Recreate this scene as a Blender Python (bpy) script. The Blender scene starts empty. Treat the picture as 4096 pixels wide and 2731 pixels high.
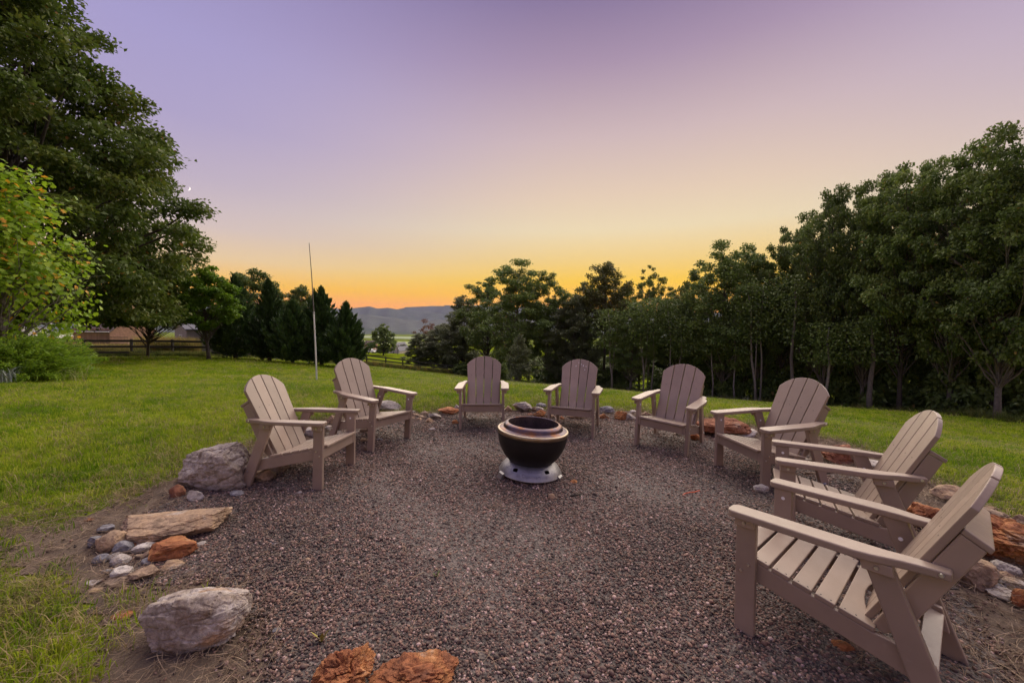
import bpy, bmesh, math, random
import numpy as np
from mathutils import Vector, Matrix, Euler, noise as mnoise

random.seed(7)
rad = math.radians
scene = bpy.context.scene
COL = scene.collection

# ------------------------------------------------------------------ camera
CAM_H, CAM_F, PITCH, ROLL = 1.46, 389.5, -0.0392, 0.0117      # focal length in px of a 1024 px wide frame
cam_d = bpy.data.cameras.new('camera')
cam_d.sensor_width = 36.0
cam_d.lens = 36.0 * CAM_F / 1024.0
cam_d.clip_start, cam_d.clip_end = 0.05, 60000.0
cam = bpy.data.objects.new('camera', cam_d)
COL.objects.link(cam)
cam.matrix_world = Matrix.Translation((0, 0, CAM_H)) @ Matrix.Rotation(math.pi/2 + PITCH, 4, 'X') @ Matrix.Rotation(ROLL, 4, 'Z')
scene.camera = cam

# ------------------------------------------------------------------ sky, sun, exposure
SUN_AZ, SUN_EL = rad(19), rad(42)          # clockwise from +Y
world = bpy.data.worlds.new('World')
scene.world = world
world.use_nodes = True
wn, wl = world.node_tree.nodes, world.node_tree.links
wn.clear()
def lin(r, g, b):
    return tuple(((c/255)/12.92 if c/255 <= 0.04045 else ((c/255+0.055)/1.055)**2.4) for c in (r, g, b)) + (1.0,)
def wnode(t, **k):
    n = wn.new(t)
    for a, v in k.items(): setattr(n, a, v)
    return n
def math_node(nodes, links, op, a, b=None, clamp=False):
    n = nodes.new('ShaderNodeMath'); n.operation = op; n.use_clamp = clamp
    for i, v in enumerate((a, b)):
        if v is None: continue
        if isinstance(v, (int, float)): n.inputs[i].default_value = v
        else: links.new(v, n.inputs[i])
    return n.outputs[0]
def set_ramp(n, stops, interp='LINEAR'):
    r = n.color_ramp; r.interpolation = interp
    while len(r.elements) < len(stops): r.elements.new(0.5)
    for e, (p, c) in zip(r.elements, stops):
        e.position = p; e.color = c
tc = wnode('ShaderNodeTexCoord')
nrm = wnode('ShaderNodeVectorMath', operation='NORMALIZE'); wl.new(tc.outputs['Generated'], nrm.inputs[0])
sep = wnode('ShaderNodeSeparateXYZ'); wl.new(nrm.outputs[0], sep.inputs[0])
elev = math_node(wn, wl, 'MULTIPLY', math_node(wn, wl, 'ARCSINE', sep.outputs['Z']), 2/math.pi)    # 0..1 horizon to zenith
elev = math_node(wn, wl, 'MAXIMUM', elev, 0.0)
# angle from the afterglow's azimuth, 0 towards it, 1 opposite
az = math_node(wn, wl, 'ARCTAN2', sep.outputs['X'], sep.outputs['Y'])
daz = math_node(wn, wl, 'DIVIDE', math_node(wn, wl, 'ABSOLUTE', math_node(wn, wl, 'SUBTRACT', az, SUN_AZ)), math.pi)
EXPO = 0.2
HAZE_D, HAZE_TOP, HAZE_C = 3.1e-5, 760.0, (0.27, 0.26, 0.38)
def seen(el, rgb):
    """sky radiance above the haze that is seen as rgb through it at an elevation (degrees)"""
    L = min(HAZE_TOP/max(math.sin(rad(el)), 1e-3), 14000.0); T = math.exp(-HAZE_D*L); c = lin(*rgb)
    return tuple(max(0.0, (c[k]*2**-EXPO-HAZE_C[k]*(1-T))/T)/3.0 for k in range(3))+(1.0,)
west = wnode('ShaderNodeValToRGB'); wl.new(elev, west.inputs[0])
set_ramp(west, [(e/90.0, seen(max(e, 0.5), c)) for e, c in [(0, (254, 170, 0)), (2, (253, 178, 0)), (4, (250, 188, 20)), (6.5, (246, 200, 85)), (9.5, (239, 206, 136)), (13.5, (235, 216, 180)), (18, (228, 204, 182)), (25, (207, 184, 186)),
                (33, (170, 148, 173)), (40, (133, 117, 156)), (56, (138, 124, 163)), (90, (148, 136, 176))]])
east = wnode('ShaderNodeValToRGB'); wl.new(elev, east.inputs[0])
set_ramp(east, [(e/90.0, seen(max(e, 0.5), c)) for e, c in [(0, (255, 158, 0)), (2.5, (252, 166, 0)), (4.5, (243, 189, 85)), (7.5, (228, 200, 164)), (11, (209, 191, 190)), (16, (190, 176, 196)), (22, (174, 163, 201)), (29, (167, 158, 204)), (40, (148, 139, 188)), (90, (148, 136, 176))]])
sidef = wnode('ShaderNodeMapRange', interpolation_type='SMOOTHSTEP'); wl.new(daz, sidef.inputs['Value'])
sidef.inputs['From Min'].default_value = 0.04; sidef.inputs['From Max'].default_value = 0.36
mixs = wnode('ShaderNodeMix', data_type='RGBA'); wl.new(sidef.outputs[0], mixs.inputs['Factor'])
wl.new(west.outputs[0], mixs.inputs[6]); wl.new(east.outputs[0], mixs.inputs[7])
skyt = wnode('ShaderNodeTexSky', sky_type='NISHITA', sun_disc=False, sun_elevation=rad(1.5), sun_rotation=SUN_AZ, altitude=700.0, air_density=1.0, dust_density=1.5, ozone_density=2.0)
bg_dusk = wnode('ShaderNodeBackground'); wl.new(mixs.outputs[2], bg_dusk.inputs['Color']); bg_dusk.inputs['Strength'].default_value = 3.0
bg_sky = wnode('ShaderNodeBackground'); wl.new(skyt.outputs[0], bg_sky.inputs['Color']); bg_sky.inputs['Strength'].default_value = 0.004
adds = wnode('ShaderNodeAddShader'); wl.new(bg_dusk.outputs[0], adds.inputs[0]); wl.new(bg_sky.outputs[0], adds.inputs[1])
wout = wnode('ShaderNodeOutputWorld'); wl.new(adds.outputs[0], wout.inputs['Surface'])

sun_d = bpy.data.lights.new('sun', 'SUN')
sun_d.energy, sun_d.angle, sun_d.color = 4.8, rad(95), (1.0, 0.87, 0.69)
sun = bpy.data.objects.new('sun', sun_d); COL.objects.link(sun)
sdir = Vector((math.sin(SUN_AZ)*math.cos(SUN_EL), math.cos(SUN_AZ)*math.cos(SUN_EL), math.sin(SUN_EL)))
sun.rotation_euler = sdir.to_track_quat('Z', 'Y').to_euler()

scene.view_settings.view_transform = 'Standard'
scene.view_settings.look = 'None'
scene.view_settings.exposure = EXPO
scene.view_settings.gamma = 1.0
scene.view_settings.use_curve_mapping = False
scene.render.engine = 'CYCLES'
cy = scene.cycles
cy.use_denoising = True
cy.max_bounces = 6; cy.diffuse_bounces = 3; cy.glossy_bounces = 3; cy.transmission_bounces = 4; cy.transparent_max_bounces = 8
cy.volume_bounces = 0
cy.caustics_reflective = False; cy.caustics_refractive = False
cy.sample_clamp_indirect = 4.0

# ------------------------------------------------------------------ placing: pixels of the photograph scaled to 2352 px width
CR = cam.matrix_world.to_3x3()
CO = Vector((0, 0, CAM_H))
S23 = 2352/1024.0
def ray(px, py):
    d = CR @ Vector(((px/S23 - 512)/CAM_F, -(py/S23 - 341.4)/CAM_F, -1.0))
    return d.normalized()
def at_depth(px, py, Y):
    d = ray(px, py); return CO + d*(Y/d.y)
def zm(ox, oy, s):
    return lambda u, v: ((ox + u/s)*2352/4096.0, (oy + v/s)*2352/4096.0)

# ------------------------------------------------------------------ terrain height
def patio_z(x, y): return -0.031 + 0.0174*min(max(y, -1), 8) - 0.0053*x
_cp = []
for x in (-3, -1.5, 0, 1.5, 3):
    for y in (0, 2, 4, 6): _cp.append((x, y, patio_z(x, y)))
_cp += [(-6, 0, 0.02), (-6.5, 4, 0.0), (-5, 8, -0.06), (0, 8.5, 0.0), (4.5, 7.5, -0.14), (5.5, 4, -0.10), (5, 1, -0.05), (0, -8, 0.1), (-20, -10, 0.3), (12, -8, -0.6),
        (-14, 4, 0.1), (10, 3, -0.55), (12, 12, -1.7), (38, 14, -6.0), (42, -8, -5.0), (-34, 14, -0.4), (-48, 33, -1.6), (-60, 8, 0.0)]
for px, py, Y in [(60, 868, 12.5), (728, 873, 17), (200, 822, 33), (480, 822, 32), (650, 832, 32), (842, 840, 54), (1050, 860, 68), (1176, 882, 50), (1400, 897, 44),
                  (1700, 927, 36), (2000, 950, 28), (2352, 974, 21), (240, 800, 56), (560, 808, 58), (900, 826, 140), (850, 810, 190), (930, 822, 160), (1010, 815, 210), (1500, 850, 110), (2200, 880, 90), (-300, 800, 80)]:
    p = at_depth(px, py, Y); _cp.append((p.x, p.y, p.z))
_cp = np.array(_cp)
def _phi(r2):
    return np.where(r2 > 0, 0.5*r2*np.log(np.maximum(r2, 1e-12)), 0.0)
def _fit():
    n = len(_cp); P = np.c_[np.ones(n), _cp[:, :2]]
    d2 = ((_cp[:, None, :2]-_cp[None, :, :2])**2).sum(-1)
    A = np.zeros((n+3, n+3)); A[:n, :n] = _phi(d2) + np.eye(n)*2.0; A[:n, n:] = P; A[n:, :n] = P.T
    b = np.zeros(n+3); b[:n] = _cp[:, 2]
    return np.linalg.solve(A, b)
_W = _fit()
def sstep(a, b, x):
    t = np.clip((x-a)/(b-a), 0, 1); return t*t*(3-2*t)
def tz(x, y):
    """ground height, arrays or numbers"""
    x = np.asarray(x, float); y = np.asarray(y, float); shp = np.broadcast(x, y).shape
    xf, yf = np.broadcast_to(x, shp).ravel(), np.broadcast_to(y, shp).ravel()
    z = np.zeros(len(xf)); r = np.hypot(xf, yf)
    sc = np.where(r > 260, 260/np.maximum(r, 1e-6), 1.0); xc, yc = xf*sc, yf*sc
    for i in range(0, len(xf), 20000):
        sl = slice(i, i+20000)
        d2 = (xc[sl, None]-_cp[None, :, 0])**2 + (yc[sl, None]-_cp[None, :, 1])**2
        z[sl] = _phi(d2) @ _W[:-3] + _W[-3] + _W[-2]*xc[sl] + _W[-1]*yc[sl]
    z = np.clip(z, -40, 3)
    valley = -95 + 10*np.sin(xf/700+1.3)*np.cos(yf/900)
    z = z + (valley-z)*sstep(240, 1500, r)
    # the patio and its rim lie on a plane
    pw = 1-sstep(3.6, 5.0, np.hypot((xf-0.2)/1.0, (yf-3.2)/1.05))
    pz = -0.031 + 0.0174*np.clip(yf, -1, 8) - 0.0053*xf
    z = z*(1-pw) + pz*pw
    return z.reshape(shp) if shp else float(z[0])
def on_ground(px, py, tmax=400):
    d = ray(px, py); t = 0.5
    while t < tmax:
        p = CO + d*t
        if p.z <= tz(p.x, p.y):
            lo, hi = t*0.97-0.05, t
            for _ in range(18):
                m = (lo+hi)/2; q = CO + d*m
                if q.z <= tz(q.x, q.y): hi = m
                else: lo = m
            q = CO + d*hi; return Vector((q.x, q.y, tz(q.x, q.y)))
        t = t*1.03 + 0.03
    return CO + d*tmax
def px_size(p):
    """metres per 2352-px pixel at a point"""
    v = CR.transposed() @ (Vector(p)-CO); return -v.z/(CAM_F*S23)

# ------------------------------------------------------------------ object helpers
def mesh_from(name, V, F, mat=None, smooth=False, tint=None):
    me = bpy.data.meshes.new(name)
    V = np.asarray(V, np.float32).reshape(-1, 3)
    if isinstance(F, np.ndarray):
        n, k = F.shape
        me.vertices.add(len(V)); me.vertices.foreach_set('co', V.ravel())
        me.loops.add(n*k); me.loops.foreach_set('vertex_index', F.astype(np.int32).ravel())
        me.polygons.add(n); me.polygons.foreach_set('loop_start', (np.arange(n)*k).astype(np.int32))
        try: me.polygons.foreach_set('loop_total', np.full(n, k, np.int32))
        except Exception: pass
        me.update(calc_edges=True); me.validate()
    else:
        me.from_pydata([tuple(map(float, v)) for v in V], [], [tuple(map(int, f)) for f in F]); me.update()
    if smooth: me.polygons.foreach_set('use_smooth', np.ones(len(me.polygons), bool))
    if tint is not None:
        a = me.attributes.new('tint', 'FLOAT', 'FACE'); a.data.foreach_set('value', np.asarray(tint, np.float32))
    if mat is not None: me.materials.append(mat)
    return me
def link(name, me, parent=None, loc=None, rot=None, scl=None):
    o = bpy.data.objects.new(name, me); COL.objects.link(o)
    if parent is not None: o.parent = parent
    if loc is not None: o.location = loc
    if rot is not None: o.rotation_euler = rot
    if scl is not None: o.scale = scl
    return o
def tag(o, label, cat=None, group=None, kind=None):
    o['label'] = label
    if cat: o['category'] = cat
    if group: o['group'] = group
    if kind: o['kind'] = kind
    return o
def empty(name, loc=(0, 0, 0), rot=(0, 0, 0)):
    o = bpy.data.objects.new(name, None); COL.objects.link(o); o.location = loc; o.rotation_euler = rot
    o.empty_display_size = 0.1
    return o
def copy_tree(o, parent=None):
    c = o.copy(); COL.objects.link(c); c.parent = parent
    for ch in [k for k in o.children]: copy_tree(ch, c)
    return c
def bm_mesh(name, bm, mat=None, smooth=False):
    me = bpy.data.meshes.new(name); bm.normal_update(); bm.to_mesh(me); bm.free()
    if mat is not None: me.materials.append(mat)
    if smooth: me.polygons.foreach_set('use_smooth', np.ones(len(me.polygons), bool))
    return me
def prism(name, outline, axis, a, b, mat, bevel=0.004, seg=2):
    """outline: 2-D points; axis 'x': (y,z) extruded along x from a to b; 'y': (x,z); 'z': (x,y)"""
    bm = bmesh.new()
    def mk(p, q): return {'x': (q, p[0], p[1]), 'y': (p[0], q, p[1]), 'z': (p[0], p[1], q)}[axis]
    v0 = [bm.verts.new(mk(p, a)) for p in outline]; v1 = [bm.verts.new(mk(p, b)) for p in outline]
    bm.faces.new(v0); bm.faces.new(v1)
    n = len(outline)
    for i in range(n): bm.faces.new((v0[i], v0[(i+1) % n], v1[(i+1) % n], v1[i]))
    bmesh.ops.recalc_face_normals(bm, faces=bm.faces)
    if bevel: bmesh.ops.bevel(bm, geom=[e for e in bm.edges if e.calc_face_angle(0) > 0.5], offset=bevel, segments=seg, affect='EDGES', profile=0.5)
    return bm_mesh(name, bm, mat)
def boxm(name, lo, hi, mat, bevel=0.0, seg=1):
    return prism(name, [(lo[0], lo[1]), (hi[0], lo[1]), (hi[0], hi[1]), (lo[0], hi[1])], 'z', lo[2], hi[2], mat, bevel, seg)
def tube_arrays(path, radii, sides=6, base=0, cap=True):
    path = [Vector(p) for p in path]; V = []; F = []
    n = len(path)
    t0 = (path[1]-path[0]).normalized(); ref = Vector((0, 0, 1)) if abs(t0.z) < 0.9 else Vector((1, 0, 0))
    for i, p in enumerate(path):
        t = (path[min(i+1, n-1)]-path[max(i-1, 0)]).normalized()
        u = t.cross(ref).normalized(); w = t.cross(u)
        for k in range(sides):
            a = 2*math.pi*k/sides; V.append(p + (u*math.cos(a)+w*math.sin(a))*radii[i])
    for i in range(n-1):
        for k in range(sides):
            a, b = base+i*sides+k, base+i*sides+(k+1) % sides
            F.append((a, b, b+sides, a+sides))
    if cap:
        F.append(tuple(base+k for k in range(sides))[::-1]); F.append(tuple(base+(n-1)*sides+k for k in range(sides)))
    return V, F
def lathe(name, prof, mat, seg=64, skip=None, smooth=True):
    """prof: list of (r,z); skip(i,k)->True leaves that face out"""
    V = [(r*math.cos(2*math.pi*k/seg), r*math.sin(2*math.pi*k/seg), z) for r, z in prof for k in range(seg)]
    F = [(i*seg+k, i*seg+(k+1) % seg, (i+1)*seg+(k+1) % seg, (i+1)*seg+k) for i in range(len(prof)-1) for k in range(seg) if not (skip and skip(i, k))]
    return mesh_from(name, V, F, mat, smooth)

# ------------------------------------------------------------------ materials
def new_mat(name):
    m = bpy.data.materials.new(name); m.use_nodes = True
    nt = m.node_tree; b = nt.nodes['Principled BSDF']
    return m, nt.nodes, nt.links, b
def noise_node(nd, lk, scale, detail=4, rough=0.55, coord='Object', off=None, dist=0.0):
    t = nd.new('ShaderNodeTexCoord'); n = nd.new('ShaderNodeTexNoise')
    n.inputs['Scale'].default_value = scale; n.inputs['Detail'].default_value = detail; n.inputs['Roughness'].default_value = rough; n.inputs['Distortion'].default_value = dist
    src = t.outputs[coord]
    if off is not None:
        va = nd.new('ShaderNodeVectorMath'); va.operation = 'ADD'; lk.new(src, va.inputs[0]); lk.new(off, va.inputs[1]); src = va.outputs[0]
    lk.new(src, n.inputs['Vector']); return n
def ramp_node(nd, lk, src, stops, interp='LINEAR'):
    r = nd.new('ShaderNodeValToRGB'); set_ramp(r, [(p, (c[0], c[1], c[2], 1)) for p, c in stops], interp); lk.new(src, r.inputs[0]); return r
def bump(nd, lk, b, src, strength, dist):
    n = nd.new('ShaderNodeBump'); n.inputs['Strength'].default_value = strength; n.inputs['Distance'].default_value = dist
    lk.new(src, n.inputs['Height']); lk.new(n.outputs[0], b.inputs['Normal']); return n
def simple(name, col, rough=0.6, metal=0.0, var=0.12, scale=6.0, bmp=0.0, bscale=80, bdist=0.002):
    m, nd, lk, b = new_mat(name)
    n = noise_node(nd, lk, scale)
    r = ramp_node(nd, lk, n.outputs['Fac'], [(0.3, [c*(1-var) for c in col]), (0.7, [min(1, c*(1+var)) for c in col])])
    lk.new(r.outputs[0], b.inputs['Base Color'])
    b.inputs['Roughness'].default_value = rough; b.inputs['Metallic'].default_value = metal
    if bmp:
        n2 = noise_node(nd, lk, bscale, 3); bump(nd, lk, b, n2.outputs['Fac'], bmp, bdist)
    return m
def leaf_mat(name, stops, trans=0.35, rough=0.5, spec=0.3):
    m, nd, lk, b = new_mat(name)
    a = nd.new('ShaderNodeAttribute'); a.attribute_name = 'tint'
    r = ramp_node(nd, lk, a.outputs['Fac'], stops)
    oi = nd.new('ShaderNodeObjectInfo')
    hsv = nd.new('ShaderNodeHueSaturation'); lk.new(r.outputs[0], hsv.inputs['Color'])
    mr = nd.new('ShaderNodeMapRange'); lk.new(oi.outputs['Random'], mr.inputs['Value']); mr.inputs['To Min'].default_value = 0.82; mr.inputs['To Max'].default_value = 1.18
    lk.new(mr.outputs[0], hsv.inputs['Value'])
    lk.new(hsv.outputs[0], b.inputs['Base Color'])
    b.inputs['Roughness'].default_value = rough; b.inputs['Specular IOR Level'].default_value = spec
    t = nd.new('ShaderNodeBsdfTranslucent'); lk.new(hsv.outputs[0], t.inputs['Color'])
    mx = nd.new('ShaderNodeMixShader'); mx.inputs[0].default_value = trans
    lk.new(b.outputs[0], mx.inputs[1]); lk.new(t.outputs[0], mx.inputs[2]); lk.new(mx.outputs[0], nd['Material Output'].inputs['Surface'])
    return m
M = {}

# ------------------------------------------------------------------ ground: terrain, patio soil, gravel bed
m, nd, lk, b = new_mat('lawn_soil'); M['lawn'] = m
n1 = noise_node(nd, lk, 0.35, 5, 0.6, 'Object'); n2 = noise_node(nd, lk, 9.0, 5, 0.7, 'Object')
r1 = ramp_node(nd, lk, n1.outputs['Fac'], [(0.3, (0.12, 0.17, 0.010)), (0.55, (0.17, 0.22, 0.013)), (0.75, (0.21, 0.235, 0.02))])
r2 = ramp_node(nd, lk, n2.outputs['Fac'], [(0.3, (0.45, 0.45, 0.45)), (0.7, (1.15, 1.15, 1.15))])
mx = nd.new('ShaderNodeMix'); mx.data_type = 'RGBA'; mx.blend_type = 'MULTIPLY'; mx.inputs['Factor'].default_value = 1.0
lk.new(r1.outputs[0], mx.inputs[6]); lk.new(r2.outputs[0], mx.inputs[7]); lk.new(mx.outputs[2], b.inputs['Base Color'])
b.inputs['Roughness'].default_value = 0.95; b.inputs['Specular IOR Level'].default_value = 0.0
bump(nd, lk, b, n2.outputs['Fac'], 0.6, 0.05)

m, nd, lk, b = new_mat('straw_soil'); M['soil'] = m
n1 = noise_node(nd, lk, 3.0, 6, 0.65); n2 = noise_node(nd, lk, 60.0, 4, 0.7)
r1 = ramp_node(nd, lk, n1.outputs['Fac'], [(0.3, (0.07, 0.05, 0.04)), (0.5, (0.12, 0.085, 0.06)), (0.7, (0.19, 0.14, 0.10))])
lk.new(r1.outputs[0], b.inputs['Base Color']); b.inputs['Roughness'].default_value = 0.95; bump(nd, lk, b, n2.outputs['Fac'], 0.8, 0.01)

m, nd, lk, b = new_mat('gravel_bed'); M['gravel_bed'] = m
t = nd.new('ShaderNodeTexCoord'); vo = nd.new('ShaderNodeTexVoronoi'); vo.inputs['Scale'].default_value = 70; lk.new(t.outputs['Object'], vo.inputs['Vector'])
r1 = ramp_node(nd, lk, vo.outputs['Color'], [(0.1, (0.035, 0.029, 0.028)), (0.5, (0.085, 0.068, 0.062)), (0.9, (0.17, 0.135, 0.12))])
lk.new(r1.outputs[0], b.inputs['Base Color']); b.inputs['Roughness'].default_value = 0.8; bump(nd, lk, b, vo.outputs['Distance'], 0.9, 0.01)

def build_terrain():
    rs = [0.0]; r = 0.4
    while r < 13500: rs.append(r); r *= 1.055 if r < 400 else 1.09
    na = 192
    ang = np.linspace(0, 2*np.pi, na, endpoint=False)
    R_, A_ = np.meshgrid(rs[1:], ang, indexing='ij')
    x, y = R_*np.sin(A_), R_*np.cos(A_)
    z = tz(x, y)
    V = np.r_[[[0, 0, tz(0, 0)]], np.c_[x.ravel(), y.ravel(), z.ravel()]]
    F = [(0, 1+(k+1) % na, 1+k) for k in range(na)]
    for i in range(len(rs)-2):
        for k in range(na):
            a, b_ = 1+i*na+k, 1+i*na+(k+1) % na
            F.append((a, b_, b_+na, a+na))
    me = mesh_from('ground', V, F, M['lawn'], True)
    return link('ground', me)
tag(build_terrain(), 'grassy hillside sloping down from the fire pit towards the valley', kind='structure')

def poly_px(pts): return np.array([list(on_ground(*p)[:2]) for p in pts])
BARE = np.vstack([poly_px([(205, 1560), (225, 1470), (110, 1345), (-60, 1305), (-60, 1215), (120, 1203), (280, 1150), (400, 1095), (560, 1025), (690, 970), (850, 952), (1050, 946), (1250, 941),
                           (1450, 945), (1640, 964), (1800, 992), (1950, 1020), (2080, 1080), (2200, 1135), (2330, 1200), (2420, 1300)]), [[2.7, 0.8], [2.7, -1.5], [-1.4, -1.5]]])
GRAV = np.vstack([poly_px([(560, 1568), (575, 1500), (480, 1340), (330, 1340), (265, 1300), (340, 1185), (430, 1130), (580, 1080), (690, 1005), (860, 975), (950, 955), (1150, 945), (1400, 950),
                           (1650, 985), (1850, 1040), (2000, 1130), (2080, 1200), (2150, 1300), (2230, 1400), (2290, 1568)]), [[1.9, -1.5], [-0.8, -1.5]]])
def sdist(P, poly):
    """signed distance to polygon, negative inside"""
    P = np.asarray(P, float); d = np.full(len(P), 1e9); ins = np.zeros(len(P), bool)
    for a, b_ in zip(poly, np.roll(poly, -1, 0)):
        e = b_-a; w = P-a
        t = np.clip((w@e)/(e@e), 0, 1); d = np.minimum(d, np.hypot(*(w-t[:, None]*e).T))
        c = (a[1] <= P[:, 1]) != (b_[1] <= P[:, 1])
        xi = a[0] + (P[:, 1]-a[1])/(b_[1]-a[1]+1e-12)*e[0]
        ins ^= c & (P[:, 0] < xi)
    return np.where(ins, -d, d)
def wob(P, s, amp, seed=0.0):
    """cheap smooth 2-D noise"""
    x, y = P[:, 0]*s+seed, P[:, 1]*s-seed*1.7
    return amp*(np.sin(x*1.7+np.sin(y*1.3)*1.5)+np.sin(y*2.3+1.7*np.sin(x*1.1+2))+0.5*np.sin(x*5.1+y*3.7))/2.5
def sheet(name, poly, lift, mat, step=0.07, amp=0.08):
    lo, hi = poly.min(0)-0.2, poly.max(0)+0.2
    xs, ys = np.arange(lo[0], hi[0], step), np.arange(lo[1], hi[1], step)
    X, Y = np.meshgrid(xs, ys, indexing='ij'); P = np.c_[X.ravel(), Y.ravel()]
    s = (sdist(P, poly)+wob(P, 2.2, amp)).reshape(X.shape)
    Z = tz(X, Y)+lift+0.0*X
    idx = np.arange(X.size).reshape(X.shape)
    ok = (s[:-1, :-1] < 0)
    F = np.stack([idx[:-1, :-1][ok], idx[1:, :-1][ok], idx[1:, 1:][ok], idx[:-1, 1:][ok]], -1)
    used, inv = np.unique(F.ravel(), return_inverse=True)
    V = np.c_[X.ravel(), Y.ravel(), Z.ravel()][used]
    return link(name, mesh_from(name, V, inv.reshape(-1, 4), mat, True))
tag(sheet('patio_soil', BARE, 0.006, M['soil']), 'bare soil and straw margin round the gravel circle', kind='structure')
tag(sheet('gravel_bed', GRAV, 0.012, M['gravel_bed']), 'dark gravel floor of the fire pit circle', kind='structure')

# ------------------------------------------------------------------ scatter through geometry nodes (only for what nobody could count)
def scatter(name, P, rot, scl, var, protos, label):
    me = bpy.data.meshes.new(name); me.vertices.add(len(P)); me.vertices.foreach_set('co', np.asarray(P, np.float32).ravel())
    for nm, tp, d in (('rot', 'FLOAT_VECTOR', rot), ('scl', 'FLOAT_VECTOR', scl)):
        a = me.attributes.new(nm, tp, 'POINT'); a.data.foreach_set('vector', np.asarray(d, np.float32).ravel())
    a = me.attributes.new('var', 'INT', 'POINT'); a.data.foreach_set('value', np.asarray(var, np.int32))
    o = link(name, me)
    c = bpy.data.collections.new(name+'_pieces')
    for i, p in enumerate(protos):
        c.objects.link(bpy.data.objects.new('%s_piece_%02d' % (name, i), p))
    ng = bpy.data.node_groups.new(name, 'GeometryNodeTree')
    ng.interface.new_socket('Geometry', in_out='INPUT', socket_type='NodeSocketGeometry'); ng.interface.new_socket('Geometry', in_out='OUTPUT', socket_type='NodeSocketGeometry')
    gi, go = ng.nodes.new('NodeGroupInput'), ng.nodes.new('NodeGroupOutput')
    ci = ng.nodes.new('GeometryNodeCollectionInfo'); ci.inputs['Collection'].default_value = c; ci.inputs['Separate Children'].default_value = True; ci.inputs['Reset Children'].default_value = True
    ip = ng.nodes.new('GeometryNodeInstanceOnPoints'); ip.inputs['Pick Instance'].default_value = True
    def na(nm, tp):
        n = ng.nodes.new('GeometryNodeInputNamedAttribute'); n.data_type = tp; n.inputs['Name'].default_value = nm
        return [s for s in n.outputs if s.name == 'Attribute' and s.enabled][0]
    er = ng.nodes.new('FunctionNodeEulerToRotation'); ng.links.new(na('rot', 'FLOAT_VECTOR'), er.inputs[0])
    ng.links.new(gi.outputs[0], ip.inputs['Points']); ng.links.new(ci.outputs[0], ip.inputs['Instance'])
    ng.links.new(na('var', 'INT'), ip.inputs['Instance Index']); ng.links.new(er.outputs[0], ip.inputs['Rotation']); ng.links.new(na('scl', 'FLOAT_VECTOR'), ip.inputs['Scale'])
    ng.links.new(ip.outputs[0], go.inputs[0])
    md = o.modifiers.new('scatter', 'NODES'); md.node_group = ng
    tag(o, label, kind='stuff')
    return o
RNG = np.random.default_rng(11)
def random_mat(name, stops, rough=0.6, spec=0.4, trans=0.0):
    m, nd, lk, b = new_mat(name)
    oi = nd.new('ShaderNodeObjectInfo'); r = ramp_node(nd, lk, oi.outputs['Random'], stops)
    lk.new(r.outputs[0], b.inputs['Base Color']); b.inputs['Roughness'].default_value = rough; b.inputs['Specular IOR Level'].default_value = spec
    if trans:
        t = nd.new('ShaderNodeBsdfTranslucent'); lk.new(r.outputs[0], t.inputs['Color'])
        mx = nd.new('ShaderNodeMixShader'); mx.inputs[0].default_value = trans
        lk.new(b.outputs[0], mx.inputs[1]); lk.new(t.outputs[0], mx.inputs[2]); lk.new(mx.outputs[0], nd['Material Output'].inputs['Surface'])
    return m
M['pebble'] = random_mat('pebble', [(0.0, (0.036, 0.027, 0.026)), (0.2, (0.074, 0.051, 0.046)), (0.42, (0.128, 0.081, 0.069)), (0.6, (0.165, 0.098, 0.076)), (0.74, (0.206, 0.133, 0.111)), (0.86, (0.262, 0.154, 0.114)), (0.94, (0.328, 0.218, 0.189)), (1.0, (0.509, 0.369, 0.341))], 0.6, 0.22)
def ico(sub):
    bm = bmesh.new(); bmesh.ops.create_icosphere(bm, subdivisions=sub, radius=1.0)
    V = np.array([v.co[:] for v in bm.verts]); F = [tuple(v.index for v in f.verts) for f in bm.faces]; bm.free(); return V, F
M['pebble_dark'] = random_mat('pebble_dark', [(0.0, (0.03, 0.025, 0.026)), (0.5, (0.085, 0.065, 0.06)), (0.85, (0.14, 0.105, 0.09)), (1.0, (0.26, 0.2, 0.17))], 0.65, 0.2)
def pebble_mesh(i, mt='pebble'):
    V, F = ico(2); r = np.random.default_rng(i)
    V = V * np.array([1.0, r.uniform(0.65, 0.9), r.uniform(0.45, 0.7)])
    for _ in range(5):
        n = r.normal(size=3); n /= np.linalg.norm(n); d = V@n; lim = np.quantile(d, 0.86); V = V - np.maximum(d-lim, 0)[:, None]*n*0.8
    return mesh_from('pebble', V, F, M[mt], True)
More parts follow.
